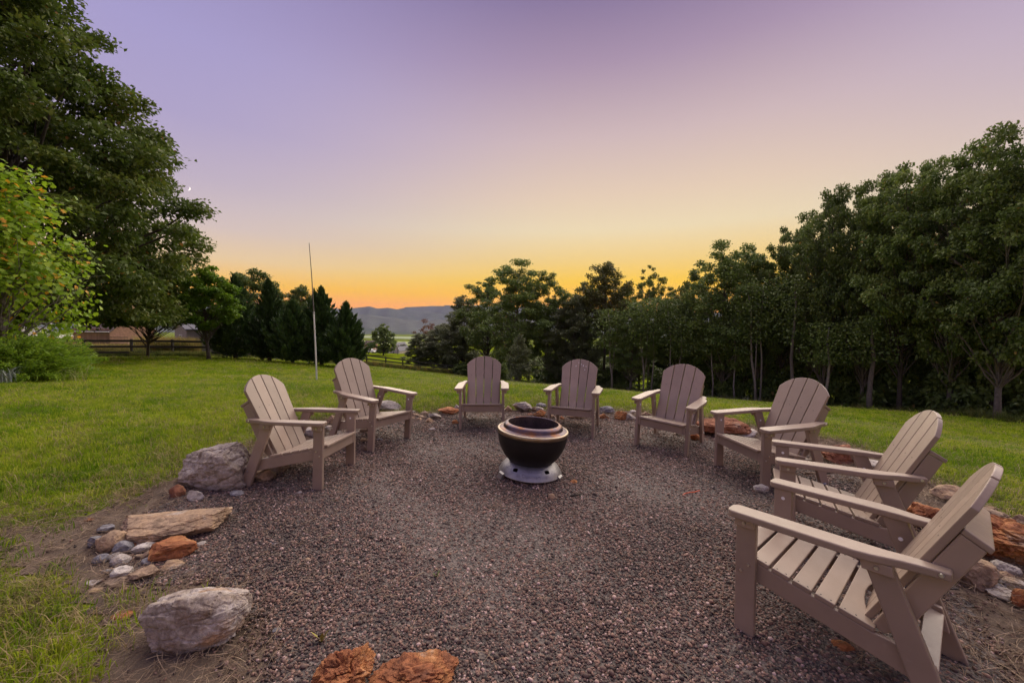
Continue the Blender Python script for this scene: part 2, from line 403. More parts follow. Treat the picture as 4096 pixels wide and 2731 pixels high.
def gravel():
    A = []
    for lo, hi, dens, sc in ((0.0, 2.0, 12000, 1.0), (2.0, 3.2, 10500, 1.0), (3.2, 4.6, 8200, 1.08), (4.6, 9.5, 5600, 1.2)):
        bx = 8.0; n = int(dens*bx*(hi-lo)*2*0+dens*(2*bx)*(hi-lo))
        P = np.c_[RNG.uniform(-bx/2, bx/2, n//2), RNG.uniform(lo, hi, n//2)]
        ok = (sdist(P, GRAV)+wob(P, 3.0, 0.10)+RNG.normal(0, 0.06, len(P)) < 0) & (np.abs(P[:, 0]) < P[:, 1]*1.55+0.7) & (P[:, 1] > 0.75)
        P = P[ok]; A.append(np.c_[P, np.full(len(P), sc)])
    # thinner stones strewn over the bare margin
    n = 26000; P = np.c_[RNG.uniform(-4.5, 4.5, n), RNG.uniform(0.6, 7.5, n)]
    ok = (sdist(P, BARE) < 0.05) & (sdist(P, GRAV) > -0.05) & (RNG.uniform(size=n) < 0.55)
    A.append(np.c_[P[ok], np.full(ok.sum(), 1.0)])
    A = np.vstack(A); n = len(A)
    s = np.clip(RNG.lognormal(0, 0.34, n), 0.5, 2.8)*0.0060*A[:, 2]
    z = tz(A[:, 0], A[:, 1])+0.012+RNG.uniform(-0.3, 0.5, n)*s + wob(A[:, :2], 1.6, 0.004)
    rot = np.c_[RNG.normal(0, 0.35, n), RNG.normal(0, 0.35, n), RNG.uniform(0, 6.28, n)]
    return scatter('gravel', np.c_[A[:, :2], z], rot, np.c_[s, s, s], np.where(wob(A[:, :2], 0.9, 1.0, 6)+wob(A[:, :2], 3.1, 0.7, 9)+RNG.normal(0, 0.8, n) > 0.95, 5, 0)+RNG.integers(0, 5, n), [pebble_mesh(i) for i in range(5)]+[pebble_mesh(i, 'pebble_dark') for i in range(5)], 'loose rounded dark grey and tan gravel covering the fire pit circle')
gravel()

M['grass'] = random_mat('grass_blade', [(0.0, (0.146, 0.227, 0.015)), (0.35, (0.221, 0.310, 0.018)), (0.7, (0.307, 0.381, 0.022)), (0.9, (0.381, 0.417, 0.042)), (1.0, (0.405, 0.357, 0.112))], 0.8, 0.05, 0.45)
M['drygrass'] = random_mat('dry_grass_blade', [(0.0, (0.13, 0.14, 0.03)), (0.5, (0.24, 0.20, 0.07)), (1.0, (0.36, 0.27, 0.13))], 0.6, 0.25, 0.3)
M['straw'] = random_mat('straw', [(0.0, (0.135, 0.090, 0.063)), (0.5, (0.243, 0.171, 0.113)), (1.0, (0.378, 0.279, 0.189))], 0.6, 0.25, 0.0)
def clump_mesh(seed, nb, h, w, spread, mat, lean=0.5, droop=0.6):
    r = np.random.default_rng(seed); V = []; F = []
    for _ in range(nb):
        a = r.uniform(0, 6.28); d = np.array([math.cos(a), math.sin(a), 0]); s = np.array([-d[1], d[0], 0])
        p0 = np.array([*r.normal(0, spread, 2), -0.01]); hh = h*r.uniform(0.55, 1.25); le = lean*r.uniform(0.1, 1.0)*hh; ww = w*r.uniform(0.7, 1.3)
        pts = [p0, p0+d*le*0.3+np.array([0, 0, hh*0.5]), p0+d*le*0.9+np.array([0, 0, hh*0.85]), p0+d*le*(1.3+droop)+np.array([0, 0, hh*(1.0-0.25*droop*r.uniform(0, 1))])]
        b0 = len(V)
        for k, p in enumerate(pts[:3]): V += [p-s*ww/2*(1-0.2*k), p+s*ww/2*(1-0.2*k)]
        V.append(pts[3])
        F += [(b0, b0+1, b0+3, b0+2), (b0+2, b0+3, b0+5, b0+4), (b0+4, b0+5, b0+6)]
    return mesh_from('blades', V, F, mat, True)
def polar_points(r0, r1, dens, amin=-62, amax=62):
    a0, a1 = rad(amin), rad(amax); n = int(dens*0.5*(r1*r1-r0*r0)*(a1-a0))
    r = np.sqrt(RNG.uniform(r0*r0, r1*r1, n)); a = RNG.uniform(a0, a1, n)
    return np.c_[r*np.sin(a), r*np.cos(a)]
def lawn():
    P = []; S = []
    for r0, r1, dens, sx, sz in ((0.8, 4, 560, 1, 1.0), (4, 7, 400, 1.1, 1.0), (7, 11, 200, 1.4, 1.0), (11, 18, 80, 2.0, 1.1), (18, 32, 22, 3.0, 1.25), (32, 75, 6.5, 5.0, 1.5)):
        p = polar_points(r0, r1, dens); P.append(p); S.append(np.tile([sx, sx, sz], (len(p), 1)))
    P, S = np.vstack(P), np.vstack(S)
    sd = sdist(P, BARE)+wob(P, 2.0, 0.10)
    keep = sd > RNG.normal(0.02, 0.05, len(P))
    # scattered tufts also grow in the bare rim at the sides
    keep |= (sd > -0.4) & (RNG.uniform(size=len(P)) < 0.05) & (P[:, 1] < 2.0)
    keep |= (sd > -0.28) & (RNG.uniform(size=len(P)) < 0.3*(1+sd/0.28)) & (P[:, 0] < -1.0)
    for rx, ry, rr in ROCKS: keep &= np.hypot(P[:, 0]-rx, P[:, 1]-ry) > rr
    P, S, sd = P[keep], S[keep], sd[keep]; n = len(P)
    hgt = 1.0+wob(P, 0.6, 0.25, 3)+wob(P, 2.5, 0.2, 8)
    near = np.exp(-np.maximum(sd, 0)/0.55)
    dry = RNG.uniform(size=n) < 0.13+0.5*near*(0.6+wob(P, 1.1, 0.5, 5))+0.10*np.clip(wob(P, 0.35, 1.0, 1), 0, 1)
    deep_ = wob(P, 0.5, 1.0, 12)+wob(P, 1.9, 0.6, 2)+RNG.normal(0, 0.5, n) > 0.35
    var = np.where(dry, 4+RNG.integers(0, 2, n), np.where(deep_, 2, 0)+RNG.integers(0, 2, n))
    longg = (P[:, 0] < -1.4) & (P[:, 1] < 2.6) & (sd < 2.0)
    S[:, 2] *= np.clip(hgt, 0.5, 1.8)*np.where(longg, 1.35, 1.0)
    S *= RNG.uniform(0.75, 1.25, n)[:, None]
    rot = np.c_[RNG.normal(0, 0.12, n), RNG.normal(0, 0.12, n), RNG.uniform(0, 6.28, n)]
    M['grass_deep'] = random_mat('grass_blade_deep', [(0.0, (0.074, 0.143, 0.008)), (0.5, (0.126, 0.226, 0.010)), (1.0, (0.189, 0.297, 0.016))], 0.8, 0.05, 0.45)
    pr = [clump_mesh(i, 18, 0.062, 0.0045, 0.036, M['grass'] if i < 2 else M['grass_deep']) for i in range(4)] + [clump_mesh(20+i, 14, 0.07, 0.004, 0.04, M['drygrass'], 0.9, 1.0) for i in range(2)]
    scatter('grass', np.c_[P, tz(P[:, 0], P[:, 1])], rot, S, var, pr, 'bright green mown lawn grass round the gravel circle')
def straw():
    n = 90000; P = np.c_[RNG.uniform(-5.5, 5.0, n), RNG.uniform(0.7, 8.0, n)]
    sb, sg = sdist(P, BARE), sdist(P, GRAV)
    pr = np.where((sb < 0.35) & (sg > -0.1), 0.75*np.exp(-np.maximum(sb, 0)/0.2), 0.0)
    pr = np.where(sg <= -0.1, 0.035+0.45*np.exp(sg/0.25)*np.clip(0.5+wob(P, 1.3, 1.0, 4), 0, 1), pr)
    k = RNG.uniform(size=n) < pr
    P = P[k]; n = len(P)
    rot = np.c_[RNG.normal(0, 0.18, n), RNG.normal(0, 0.18, n), RNG.uniform(0, 6.28, n)]
    s = RNG.uniform(0.5, 1.3, n)
    prs = []
    for i in range(4):
        r = np.random.default_rng(50+i); V = []; F = []
        for j in range(3 if i else 1):
            a = r.uniform(0, 6.28); L = r.uniform(0.04, 0.12); c = r.normal(0, 0.4); o = r.normal(0, 0.02, 2)
            pts = [Vector((o[0]+math.cos(a+c*t)*L*(t-0.5), o[1]+math.sin(a+c*t)*L*(t-0.5), 0.004+0.012*math.sin(t*3.1+j))) for t in (0, 0.33, 0.66, 1)]
            v, f = tube_arrays(pts, [0.0008, 0.0010, 0.0009, 0.0006], 3, len(V), False); V += v; F += f
        prs.append(mesh_from('stalk', V, F, M['straw']))
    scatter('straw', np.c_[P, tz(P[:, 0], P[:, 1])+0.022], rot, np.c_[s, s, s], RNG.integers(0, 4, n), prs, 'dry straw stalks lying over the soil and gravel')

# ------------------------------------------------------------------ armchairs
m, nd, lk, b = new_mat('taupe_board'); M['taupe'] = m
n1 = noise_node(nd, lk, 5.0, 4); n2 = noise_node(nd, lk, 420.0, 2); n3 = noise_node(nd, lk, 26.0, 5, 0.7)
oi = nd.new('ShaderNodeObjectInfo')
r1 = ramp_node(nd, lk, n1.outputs['Fac'], [(0.3, (0.258, 0.192, 0.153)), (0.7, (0.315, 0.236, 0.190))])
hs = nd.new('ShaderNodeHueSaturation'); lk.new(r1.outputs[0], hs.inputs['Color'])
mr = nd.new('ShaderNodeMapRange'); lk.new(oi.outputs['Random'], mr.inputs['Value']); mr.inputs['To Min'].default_value = 0.86; mr.inputs['To Max'].default_value = 1.12
lk.new(mr.outputs[0], hs.inputs['Value'])
r3 = ramp_node(nd, lk, n3.outputs['Fac'], [(0.62, (0, 0, 0)), (0.78, (0.35, 0.35, 0.35))])
mx = nd.new('ShaderNodeMix'); mx.data_type = 'RGBA'; lk.new(r3.outputs[0], mx.inputs['Factor']); lk.new(hs.outputs[0], mx.inputs[6]); mx.inputs[7].default_value = (0.35, 0.29, 0.25, 1)
lk.new(mx.outputs[2], b.inputs['Base Color'])
rr = nd.new('ShaderNodeMapRange'); lk.new(n3.outputs['Fac'], rr.inputs['Value']); rr.inputs['To Min'].default_value = 0.26; rr.inputs['To Max'].default_value = 0.5
lk.new(rr.outputs[0], b.inputs['Roughness']); b.inputs['Specular IOR Level'].default_value = 0.5
bump(nd, lk, b, n2.outputs['Fac'], 0.25, 0.0015)
M['bolt'] = simple('bolt_steel', (0.62, 0.6, 0.58), 0.3, 1.0, 0.1, 30)
M['cap'] = simple('white_cap', (0.8, 0.8, 0.82), 0.4, 0.0, 0.05, 30)
M['screw'] = simple('screw_hole', (0.03, 0.025, 0.025), 0.6, 0.0, 0.1, 30)

BK_D = Vector((0, 0.445, 0.8955)); BK_N = Vector((0, -0.8955, 0.445))      # back plane: up along it, and towards the sitter
BK_P = Vector((0, 0.734, 0.822))                                          # shoulder height point
def chair_meshes():
    P = []   # (name, mesh, is sub-part of previous)
    T = M['taupe']
    def cyl(name, c, ax, r, h, mat, seg=10):
        bm = bmesh.new(); bmesh.ops.create_cone(bm, cap_ends=True, segments=seg, radius1=r, radius2=r*0.8, depth=h)
        q = Vector(ax).to_track_quat('Z', 'Y').to_matrix().to_4x4(); bmesh.ops.transform(bm, matrix=Matrix.Translation(Vector(c)+Vector(ax).normalized()*h/2) @ q, verts=bm.verts)
        return bm_mesh(name, bm, mat)
    # back slats
    hb, hs_ = 0.212, 0.256; s0, s1 = -0.635, 0.0; top = 0.133
    def half(s): return hb+(hs_-hb)*min(1, (s-s0)/(s1-s0))
    Rarc = (hs_**2+top**2)/(2*top)
    def arc(x): return top-Rarc+math.sqrt(Rarc**2-x*x)
    g = 0.0045
    for k in range(4):
        f0, f1 = -1+k*0.5, -0.5+k*0.5
        def xs(f, s): return f*half(s)
        a0, a1 = xs(f0, s0)+(g if k else 0), xs(f1, s0)-(g if k < 3 else 0)
        b0, b1 = xs(f0, s1)+(g if k else 0), xs(f1, s1)-(g if k < 3 else 0)
        pts = [(a0, s0), (a1, s0), (b1, s1)]
        if k in (0, 1, 2, 3):
            n = 7
            for i in range(n+1):
                x = b1+(b0-b1)*i/n; s = arc(x)
                if s > 0.004: pts.append((x, s))
        if abs(pts[-1][0]-b0) > 1e-4 or pts[-1][1] > 0.01: pts.append((b0, s1))
        # remove duplicates
        q = []
        for p in pts:
            if not q or (abs(p[0]-q[-1][0])+abs(p[1]-q[-1][1])) > 1e-3: q.append(p)
        me = prism('back_slat', q, 'z', -0.024, 0.0, T, 0.003, 2)
        mtx = Matrix(((1, 0, 0, 0), (0, BK_D.y, BK_N.y, BK_P.y), (0, BK_D.z, BK_N.z, BK_P.z), (0, 0, 0, 1)))
        me.transform(mtx)
        P.append(('back_slat', me, None))
        x = (f0+f1)/2*half(-0.17)
        P.append(('screw', cyl('screw', BK_P+BK_D*(-0.17)+Vector((x, 0, 0))-BK_N*0.0005, BK_N, 0.0042, 0.0012, M['screw'], 8), 'sub'))
    # seat: first slat level, the rest follow the side rails
    sl0, slope = Vector((0, 0.0, 0.352)), Vector((0, 0.977, -0.213))
    up = Vector((0, 0.213, 0.977))
    for k in range(6):
        t0 = -0.022+k*0.083; t1 = t0+0.071
        hw = 0.254 if k == 0 else 0.268
        if k < 5: o = [(-hw, t0), (hw, t0), (hw, t1), (-hw, t1)]
        else:
            t1 = t0+0.115; o = [(-hw, t0), (hw, t0), (hw, t1), (hw-0.035, t1)]
            for i in range(9):
                x = (hw-0.035)*(1-2*i/8); o.append((x*0.985, t0+0.052+0.05*abs(i-4)/4*abs(i-4)/4))
            o += [(-hw+0.035, t1), (-hw, t1)]
        me = prism('seat_slat', o, 'z', 0.0, 0.021, T, 0.004, 2)
        me.transform(Matrix(((1, 0, 0, 0), (0, slope.y, up.y, sl0.y), (0, slope.z, up.z, sl0.z), (0, 0, 0, 1))))
        P.append(('seat_slat', me, None))
        if k:
            for sx in (-1, 1):
                for tt in (0.25, 0.75):
                    c = sl0+slope*(t0+0.071*tt)+up*0.0212+Vector((sx*0.252, 0, 0))
                    P.append(('screw', cyl('screw', c-up*0.0005, up, 0.0038, 0.0012, M['screw'], 8), 'sub'))
    P.append(('apron', prism('apron', [(-0.24, 0.262), (0.24, 0.262), (0.24, 0.345), (-0.24, 0.345)], 'y', 0.006, 0.032, T, 0.004), None))
    for s in (-1, 1):
        def X(a, b_): return (a, b_) if s > 0 else (-b_, -a)
        # side rail from the front leg down to the rear leg
        x0, x1 = X(0.241, 0.266)
        P.append(('side_rail', prism('side_rail', [(0.004, 0.262), (0.004, 0.350), (0.49, 0.2440), (0.54, 0.240), (0.665, 0.212), (0.69, 0.110), (0.60, 0.130)], 'x', x0, x1, T, 0.004), None))
        x0, x1 = X(0.268, 0.301)
        P.append(('front_leg', prism('front_leg', [(0.0, -0.06), (0.086, -0.06), (0.086, 0.549), (0.0, 0.549)], 'x', x0, x1, T, 0.005), None))
        P.append(('cap', cyl('cap', (s*0.2675, 0.045, 0.50), (-s, 0, 0), 0.0095, 0.003, M['cap']), 'sub'))
        P.append(('rear_leg', prism('rear_leg', [(0.455, 0.549), (0.545, 0.549), (0.765, -0.06), (0.672, -0.06)], 'x', x0, x1, T, 0.005), None))
        P.append(('cap', cyl('cap', (s*0.2675, 0.525, 0.46), (-s, 0, 0), 0.0095, 0.003, M['cap']), 'sub'))
        # back support: board behind the slats up to the cap plate
        bo = []
        for sv, nv in ((-0.615, -0.028), (-0.105, -0.028), (-0.115, -0.104), (-0.52, -0.104), (-0.615, -0.07)):
            p = BK_P+BK_D*sv+BK_N*nv; bo.append((p.y, p.z))
        x0, x1 = X(0.216, 0.2395)
        P.append(('back_support', prism('back_support', bo, 'x', x0, x1, T, 0.005), None))
        # arm
        o = [(0.253, 0.0), (0.262, -0.016), (0.28, -0.026), (0.335, -0.026), (0.353, -0.016), (0.362, 0.0), (0.362, 0.44), (0.352, 0.49), (0.318, 0.575), (0.300, 0.66), (0.298, 0.698), (0.2415, 0.698), (0.2415, 0.58), (0.253, 0.52)]
        o = [(s*x, y) for x, y in o]
        P.append(('arm', prism('arm', o, 'z', 0.550, 0.582, T, 0.007, 3), None))
        # blocks under the arm outside the legs, with bolts
        x0, x1 = X(0.302, 0.330)
        P.append(('arm_bracket', prism('arm_bracket', [(0.002, 0.508), (0.084, 0.508), (0.084, 0.549), (0.002, 0.549)], 'x', x0, x1, T, 0.004), None))
        P.append(('bolt', cyl('bolt', (s*0.330, 0.043, 0.528), (s, 0, 0), 0.0085, 0.005, M['bolt']), 'sub'))
        P.append(('arm_bracket', prism('arm_bracket', [(0.462, 0.508), (0.556, 0.508), (0.548, 0.549), (0.456, 0.549)], 'x', x0, x1, T, 0.004), None))
        P.append(('bolt', cyl('bolt', (s*0.330, 0.505, 0.528), (s, 0, 0), 0.0085, 0.005, M['bolt']), 'sub'))
        for yy, zz in ((0.058, 0.325), (0.026, 0.288)): P.append(('bolt', cyl('bolt', (s*0.301, yy, zz), (s, 0, 0), 0.0075, 0.005, M['bolt']), None))
        P.append(('bolt', cyl('bolt', (s*0.301, 0.672, 0.135), (s, 0, 0), 0.0075, 0.005, M['bolt']), None))
        P.append(('bolt', cyl('bolt', (s*0.2985, 0.672, 0.567), (s, 0, 0), 0.0085, 0.005, M['bolt']), None))
    # plate across the tops of the back supports, and the lower back rail
    c = [BK_P+BK_D*(-0.104)+BK_N*(-0.027), BK_P+BK_D*(-0.082)+BK_N*(-0.027), BK_P+BK_D*(-0.093)+BK_N*(-0.112), BK_P+BK_D*(-0.115)+BK_N*(-0.112)]
    P.append(('back_plate', prism('back_plate', [(p.y, p.z) for p in c], 'x', -0.244, 0.244, T, 0.004), None))
    c = [BK_P+BK_D*(-0.57)+BK_N*(-0.027), BK_P+BK_D*(-0.50)+BK_N*(-0.027), BK_P+BK_D*(-0.50)+BK_N*(-0.05), BK_P+BK_D*(-0.57)+BK_N*(-0.05)]
    P.append(('back_rail', prism('back_rail', [(p.y, p.z) for p in c], 'x', -0.212, 0.212, T, 0.003), None))
    P.append(('rear_stretcher', prism('rear_stretcher', [(0.60, 0.135), (0.66, 0.122), (0.672, 0.19), (0.612, 0.205)], 'x', -0.240, 0.240, T, 0.003), None))
    return P
CHAIR_PARTS = chair_meshes()
def chair(loc, yaw, tx, ty, label):
    R_ = Matrix.Rotation(ty, 3, 'Y') @ Matrix.Rotation(tx, 3, 'X') @ Matrix.Rotation(yaw, 3, 'Z')
    root = empty('lawn_armchair', loc, R_.to_euler())
    tag(root, label, 'chair', 'slatted armchairs round the fire pit')
    last = None
    for nm, me, sub in CHAIR_PARTS:
        o = bpy.data.objects.new(nm, me); COL.objects.link(o); o.parent = last if sub else root
        if not sub: last = o
    return root
for x, y, z, yaw, tx, ty, lab in [
    (-1.584, 3.566, -1.426, 1.496, -0.036, 0.006, 'taupe slatted armchair in front of the big squared grey and brown boulder'),
    (-1.374, 4.477, -1.403, 1.081, 0.011, 0.060, 'taupe slatted armchair in front of the thin metal mast, leaning slightly'),
    (-0.389, 5.128, -1.404, 0.024, 0.006, -0.009, 'taupe slatted armchair facing straight out from behind the fire pit, before the leafy sapling'),
    (0.751, 4.916, -1.397, -0.312, -0.013, 0.011, 'taupe slatted armchair with white specks on its back, beside the pointed grey rock'),
    (1.709, 4.433, -1.428, -0.695, 0.061, 0.014, 'taupe slatted armchair in front of the wide reddish boulder, turned towards the fire pit'),
    (2.180, 3.709, -1.445, -1.358, 0.041, -0.027, 'taupe slatted armchair whose front leg stands by a small white rock'),
    (1.944, 2.779, -1.451, -2.128, -0.051, 0.004, 'taupe slatted armchair seen from its side, second closest to the camera'),
    (1.326, 2.041, -1.459, -2.436, -0.036, 0.013, 'largest taupe slatted armchair in view, closest to the camera, seen from its side')]:
    root = chair((x, y, z+CAM_H), yaw, tx, ty, lab)
    if 'white specks' in lab:
        sl_ = [c for c in root.children if c.name.startswith('back_slat')]
        for i, (dx, ds, L) in enumerate([(-0.055, 0.02, 0.03), (0.018, 0.05, 0.02), (0.05, 0.03, 0.035), (0.075, -0.03, 0.02), (-0.02, 0.075, 0.015), (0.09, 0.02, 0.02)]):
            c = BK_P+BK_D*ds+Vector((dx, 0, 0))+BK_N*0.001; u = Vector((1, 0, 0))*0.0045; w = BK_D*L*0.5
            me = mesh_from('speck', [c-w, c-u*0.8, c+w*0.2-u, c+w, c+u, c-w*0.3+u*1.1], [(0, 5, 4, 3, 2, 1)], M['cap'])
            link('speck', me, sl_[min(3, max(0, int((dx+0.25)/0.125)))])

# ------------------------------------------------------------------ fire pit
def firepit():
    c = on_ground(1217, 1088)
    root = empty('fire_pit', (c.x, c.y, c.z+0.005), (0, rad(3.2), 0))
    tag(root, 'round black steel fire pit with tarnished metal rim and silver base', 'fire pit')
    m, nd, lk, b = new_mat('black_enamel'); n = noise_node(nd, lk, 8, 5)
    r = ramp_node(nd, lk, n.outputs['Fac'], [(0.3, (0.007, 0.006, 0.007)), (0.7, (0.013, 0.011, 0.012))]); lk.new(r.outputs[0], b.inputs['Base Color']); b.inputs['Roughness'].default_value = 0.5; b.inputs['Specular IOR Level'].default_value = 0.3
    blk = m
    m, nd, lk, b = new_mat('heat_tinted_steel'); n = noise_node(nd, lk, 5.0, 5, 0.6); n2 = noise_node(nd, lk, 24.0, 5, 0.7)
    r = ramp_node(nd, lk, n.outputs['Fac'], [(0.34, (0.075, 0.062, 0.09)), (0.48, (0.11, 0.08, 0.10)), (0.58, (0.19, 0.085, 0.045)), (0.70, (0.09, 0.075, 0.11))])
    lk.new(r.outputs[0], b.inputs['Base Color']); b.inputs['Metallic'].default_value = 1.0
    rr = nd.new('ShaderNodeMapRange'); lk.new(n2.outputs['Fac'], rr.inputs['Value']); rr.inputs['To Min'].default_value = 0.25; rr.inputs['To Max'].default_value = 0.55; lk.new(rr.outputs[0], b.inputs['Roughness'])
    heat = m
    m, nd, lk, b = new_mat('brassy_steel'); n = noise_node(nd, lk, 9.0, 4)
    r = ramp_node(nd, lk, n.outputs['Fac'], [(0.3, (0.27, 0.205, 0.135)), (0.7, (0.35, 0.30, 0.25))]); lk.new(r.outputs[0], b.inputs['Base Color']); b.inputs['Metallic'].default_value = 1.0; b.inputs['Roughness'].default_value = 0.33
    brass = m
    m, nd, lk, b = new_mat('brushed_steel'); n = noise_node(nd, lk, 12.0, 5, 0.6)
    r = ramp_node(nd, lk, n.outputs['Fac'], [(0.3, (0.20, 0.19, 0.20)), (0.5, (0.29, 0.28, 0.285)), (0.7, (0.34, 0.33, 0.335))]); lk.new(r.outputs[0], b.inputs['Base Color']); b.inputs['Metallic'].default_value = 1.0; b.inputs['Roughness'].default_value = 0.5
    n2 = noise_node(nd, lk, 60.0, 3); bump(nd, lk, b, n2.outputs['Fac'], 0.1, 0.001)
    steel = m
    soot = simple('sooty_steel', (0.055, 0.035, 0.035), 0.65, 0.3, 0.4, 14)
    # bowl with a ring of real vent holes near its foot
    prof = []
    for i in range(19):
        a = rad(i*3.6); s_ = math.sin(a)/math.sin(rad(64.8)); prof.append((0.334*math.sqrt(1-(s_*0.80)**2), 0.413-0.285*s_))
    seg = 120
    prof = [p for p in prof]
    # narrow band for the holes
    rz = prof[-2]; lo = prof[-1]
    prof = prof[:-1]+[((rz[0]*0.55+lo[0]*0.45), (rz[1]*0.55+lo[1]*0.45)), ((rz[0]*0.15+lo[0]*0.85), (rz[1]*0.15+lo[1]*0.85)), lo]
    bowl = link('bowl', lathe('bowl', prof, blk, seg, skip=lambda i, k: i == len(prof)-3 and k % 5 in (0, 1)), root)
    link('bowl_floor', lathe('bowl_floor', [(0.0001, 0.150), (0.20, 0.150), (0.235, 0.19)], soot, 48), root)
    ring = lathe('rim_band', [(0.322, 0.400), (0.338, 0.404), (0.343, 0.411), (0.343, 0.433), (0.339, 0.441), (0.330, 0.444), (0.324, 0.443)], brass, 96)
    rb = link('rim_band', ring, root)
    for a in (-112, -20, 160):
        q = Vector((math.cos(rad(a)), math.sin(rad(a)), 0)); bm = bmesh.new(); bmesh.ops.create_cone(bm, cap_ends=True, segments=10, radius1=0.006, radius2=0.004, depth=0.004)
        bmesh.ops.transform(bm, matrix=Matrix.Translation(q*0.3445+Vector((0, 0, 0.421))) @ q.to_track_quat('Z', 'Y').to_matrix().to_4x4(), verts=bm.verts)
        link('rivet', bm_mesh('rivet', bm, brass), rb)
    link('top_ring', lathe('top_ring', [(0.324, 0.4435), (0.322, 0.4455), (0.300, 0.449), (0.288, 0.451), (0.284, 0.456), (0.283, 0.468), (0.277, 0.482), (0.266, 0.492), (0.252, 0.498), (0.247, 0.500), (0.2435, 0.499), (0.242, 0.494), (0.242, 0.47)], heat, 96), root)
    hs = 128
    dp = [(0.2405, 0.492), (0.2405, 0.455), (0.2405, 0.445), (0.2405, 0.43), (0.238, 0.30), (0.232, 0.18), (0.21, 0.152)]
    link('burn_chamber', lathe('burn_chamber', dp, soot, hs, skip=lambda i, k: i == 1 and k % 6 == 0), root)
    # flared base with two kinds of cut-outs
    bp = [(r_*1.045, z_) for r_, z_ in [(0.190, 0.150), (0.20, 0.140), (0.215, 0.130), (0.232, 0.116), (0.2485, 0.100), (0.262, 0.084), (0.274, 0.066), (0.282, 0.050), (0.288, 0.040), (0.2915, 0.034), (0.2925, 0.029), (0.289, 0.027), (0.27, 0.032)]]
    hole_c = [(-125, ), (-57, ), (60, ), (125, )]
    fine = []
    for (r0, z0), (r1, z1) in zip(bp[:-1], bp[1:]):
        n_ = 6 if 0.07 < z1 < 0.135 else 1
        fine += [(r0+(r1-r0)*i/n_, z0+(z1-z0)*i/n_) for i in range(n_)]
    fine.append(bp[-1])
    def skipb(i, k):
        a = (k+0.5)*360/300.0; z = (fine[i][1]+fine[i+1][1])/2
        for (h,) in hole_c:
            d = (a-h+180) % 360-180
            if (abs(d)/5.6)**3+(abs(z-0.101)/0.0125)**3 < 1: return True
        return False
    base = link('base', lathe('base', fine, steel, 300, skip=skipb), root)
    link('base_core', lathe('base_core', [(0.0001, 0.148), (0.18, 0.146), (0.19, 0.12), (0.2, 0.04), (0.0001, 0.036)], soot, 48), root)
    for h in (-152, -27, 30, 150):
        a = rad(h); q = Vector((math.cos(a), math.sin(a), 0)); t = Vector((-q.y, q.x, 0))
        bm = bmesh.new()
        def quad(pts):
            vs = [bm.verts.new(p) for p in pts]; return bm.faces.new(vs)
        w = 0.038
        for (r0, z0), (r1, z1) in (((0.300, 0.050), (0.318, 0.040)), ((0.318, 0.040), (0.338, -0.012))):
            quad([q*r0+t*w+Vector((0, 0, z0)), q*r0-t*w+Vector((0, 0, z0)), q*r1-t*w+Vector((0, 0, z1)), q*r1+t*w+Vector((0, 0, z1))])
        for s in (-1, 1):
            quad([q*0.300+t*w*s+Vector((0, 0, 0.050)), q*0.318+t*w*s+Vector((0, 0, 0.040)), q*0.338+t*w*s+Vector((0, 0, -0.012)), q*0.300+t*w*s+Vector((0, 0, -0.012))])
        bmesh.ops.remove_doubles(bm, verts=bm.verts, dist=0.0005)
        bmesh.ops.solidify(bm, geom=list(bm.faces), thickness=0.003)
        link('foot', bm_mesh('foot', bm, steel), root)
    # stamped lettering on the front of the base, coloured darker to imitate relief shade
    cu = bpy.data.curves.new('lettering', 'FONT'); cu.body = 'Cuisinart'; cu.size = 0.042; cu.align_x = 'CENTER'; cu.extrude = 0.0022; cu.space_character = 1.08
    to = bpy.data.objects.new('lettering_curve', cu); COL.objects.link(to)
    dg = bpy.context.evaluated_depsgraph_get(); me = bpy.data.meshes.new_from_object(to.evaluated_get(dg)); bpy.data.objects.remove(to)
    bmq = bmesh.new(); bmq.from_mesh(me); bmesh.ops.subdivide_edges(bmq, edges=[e for e in bmq.edges if e.calc_length() > 0.012], cuts=1); bmq.to_mesh(me); bmq.free()
    for v in me.vertices:
        x, s, h = v.co.x, v.co.y, v.co.z
        # along the slope from (r 0.276, z 0.062) upwards
        t_ = s/0.0255
        r0, z0, r1, z1 = 0.2765, 0.0615, 0.2625, 0.0835
        r, z = (r0+(r1-r0)*t_)*1.045, z0+(z1-z0)*t_
        nr, nz = 0.84, 0.54
        a = -math.pi/2+rad(-1)+x/0.268
        r += nr*(h+0.0012); z += nz*(h+0.0012)
        v.co = (r*math.cos(a), r*math.sin(a), z)
    me.materials.clear(); me.materials.append(simple('relief_shade_steel', (0.20, 0.19, 0.2), 0.45, 1.0, 0.1, 20)); me.name = 'lettering'
    link('lettering', me, base)
firepit()

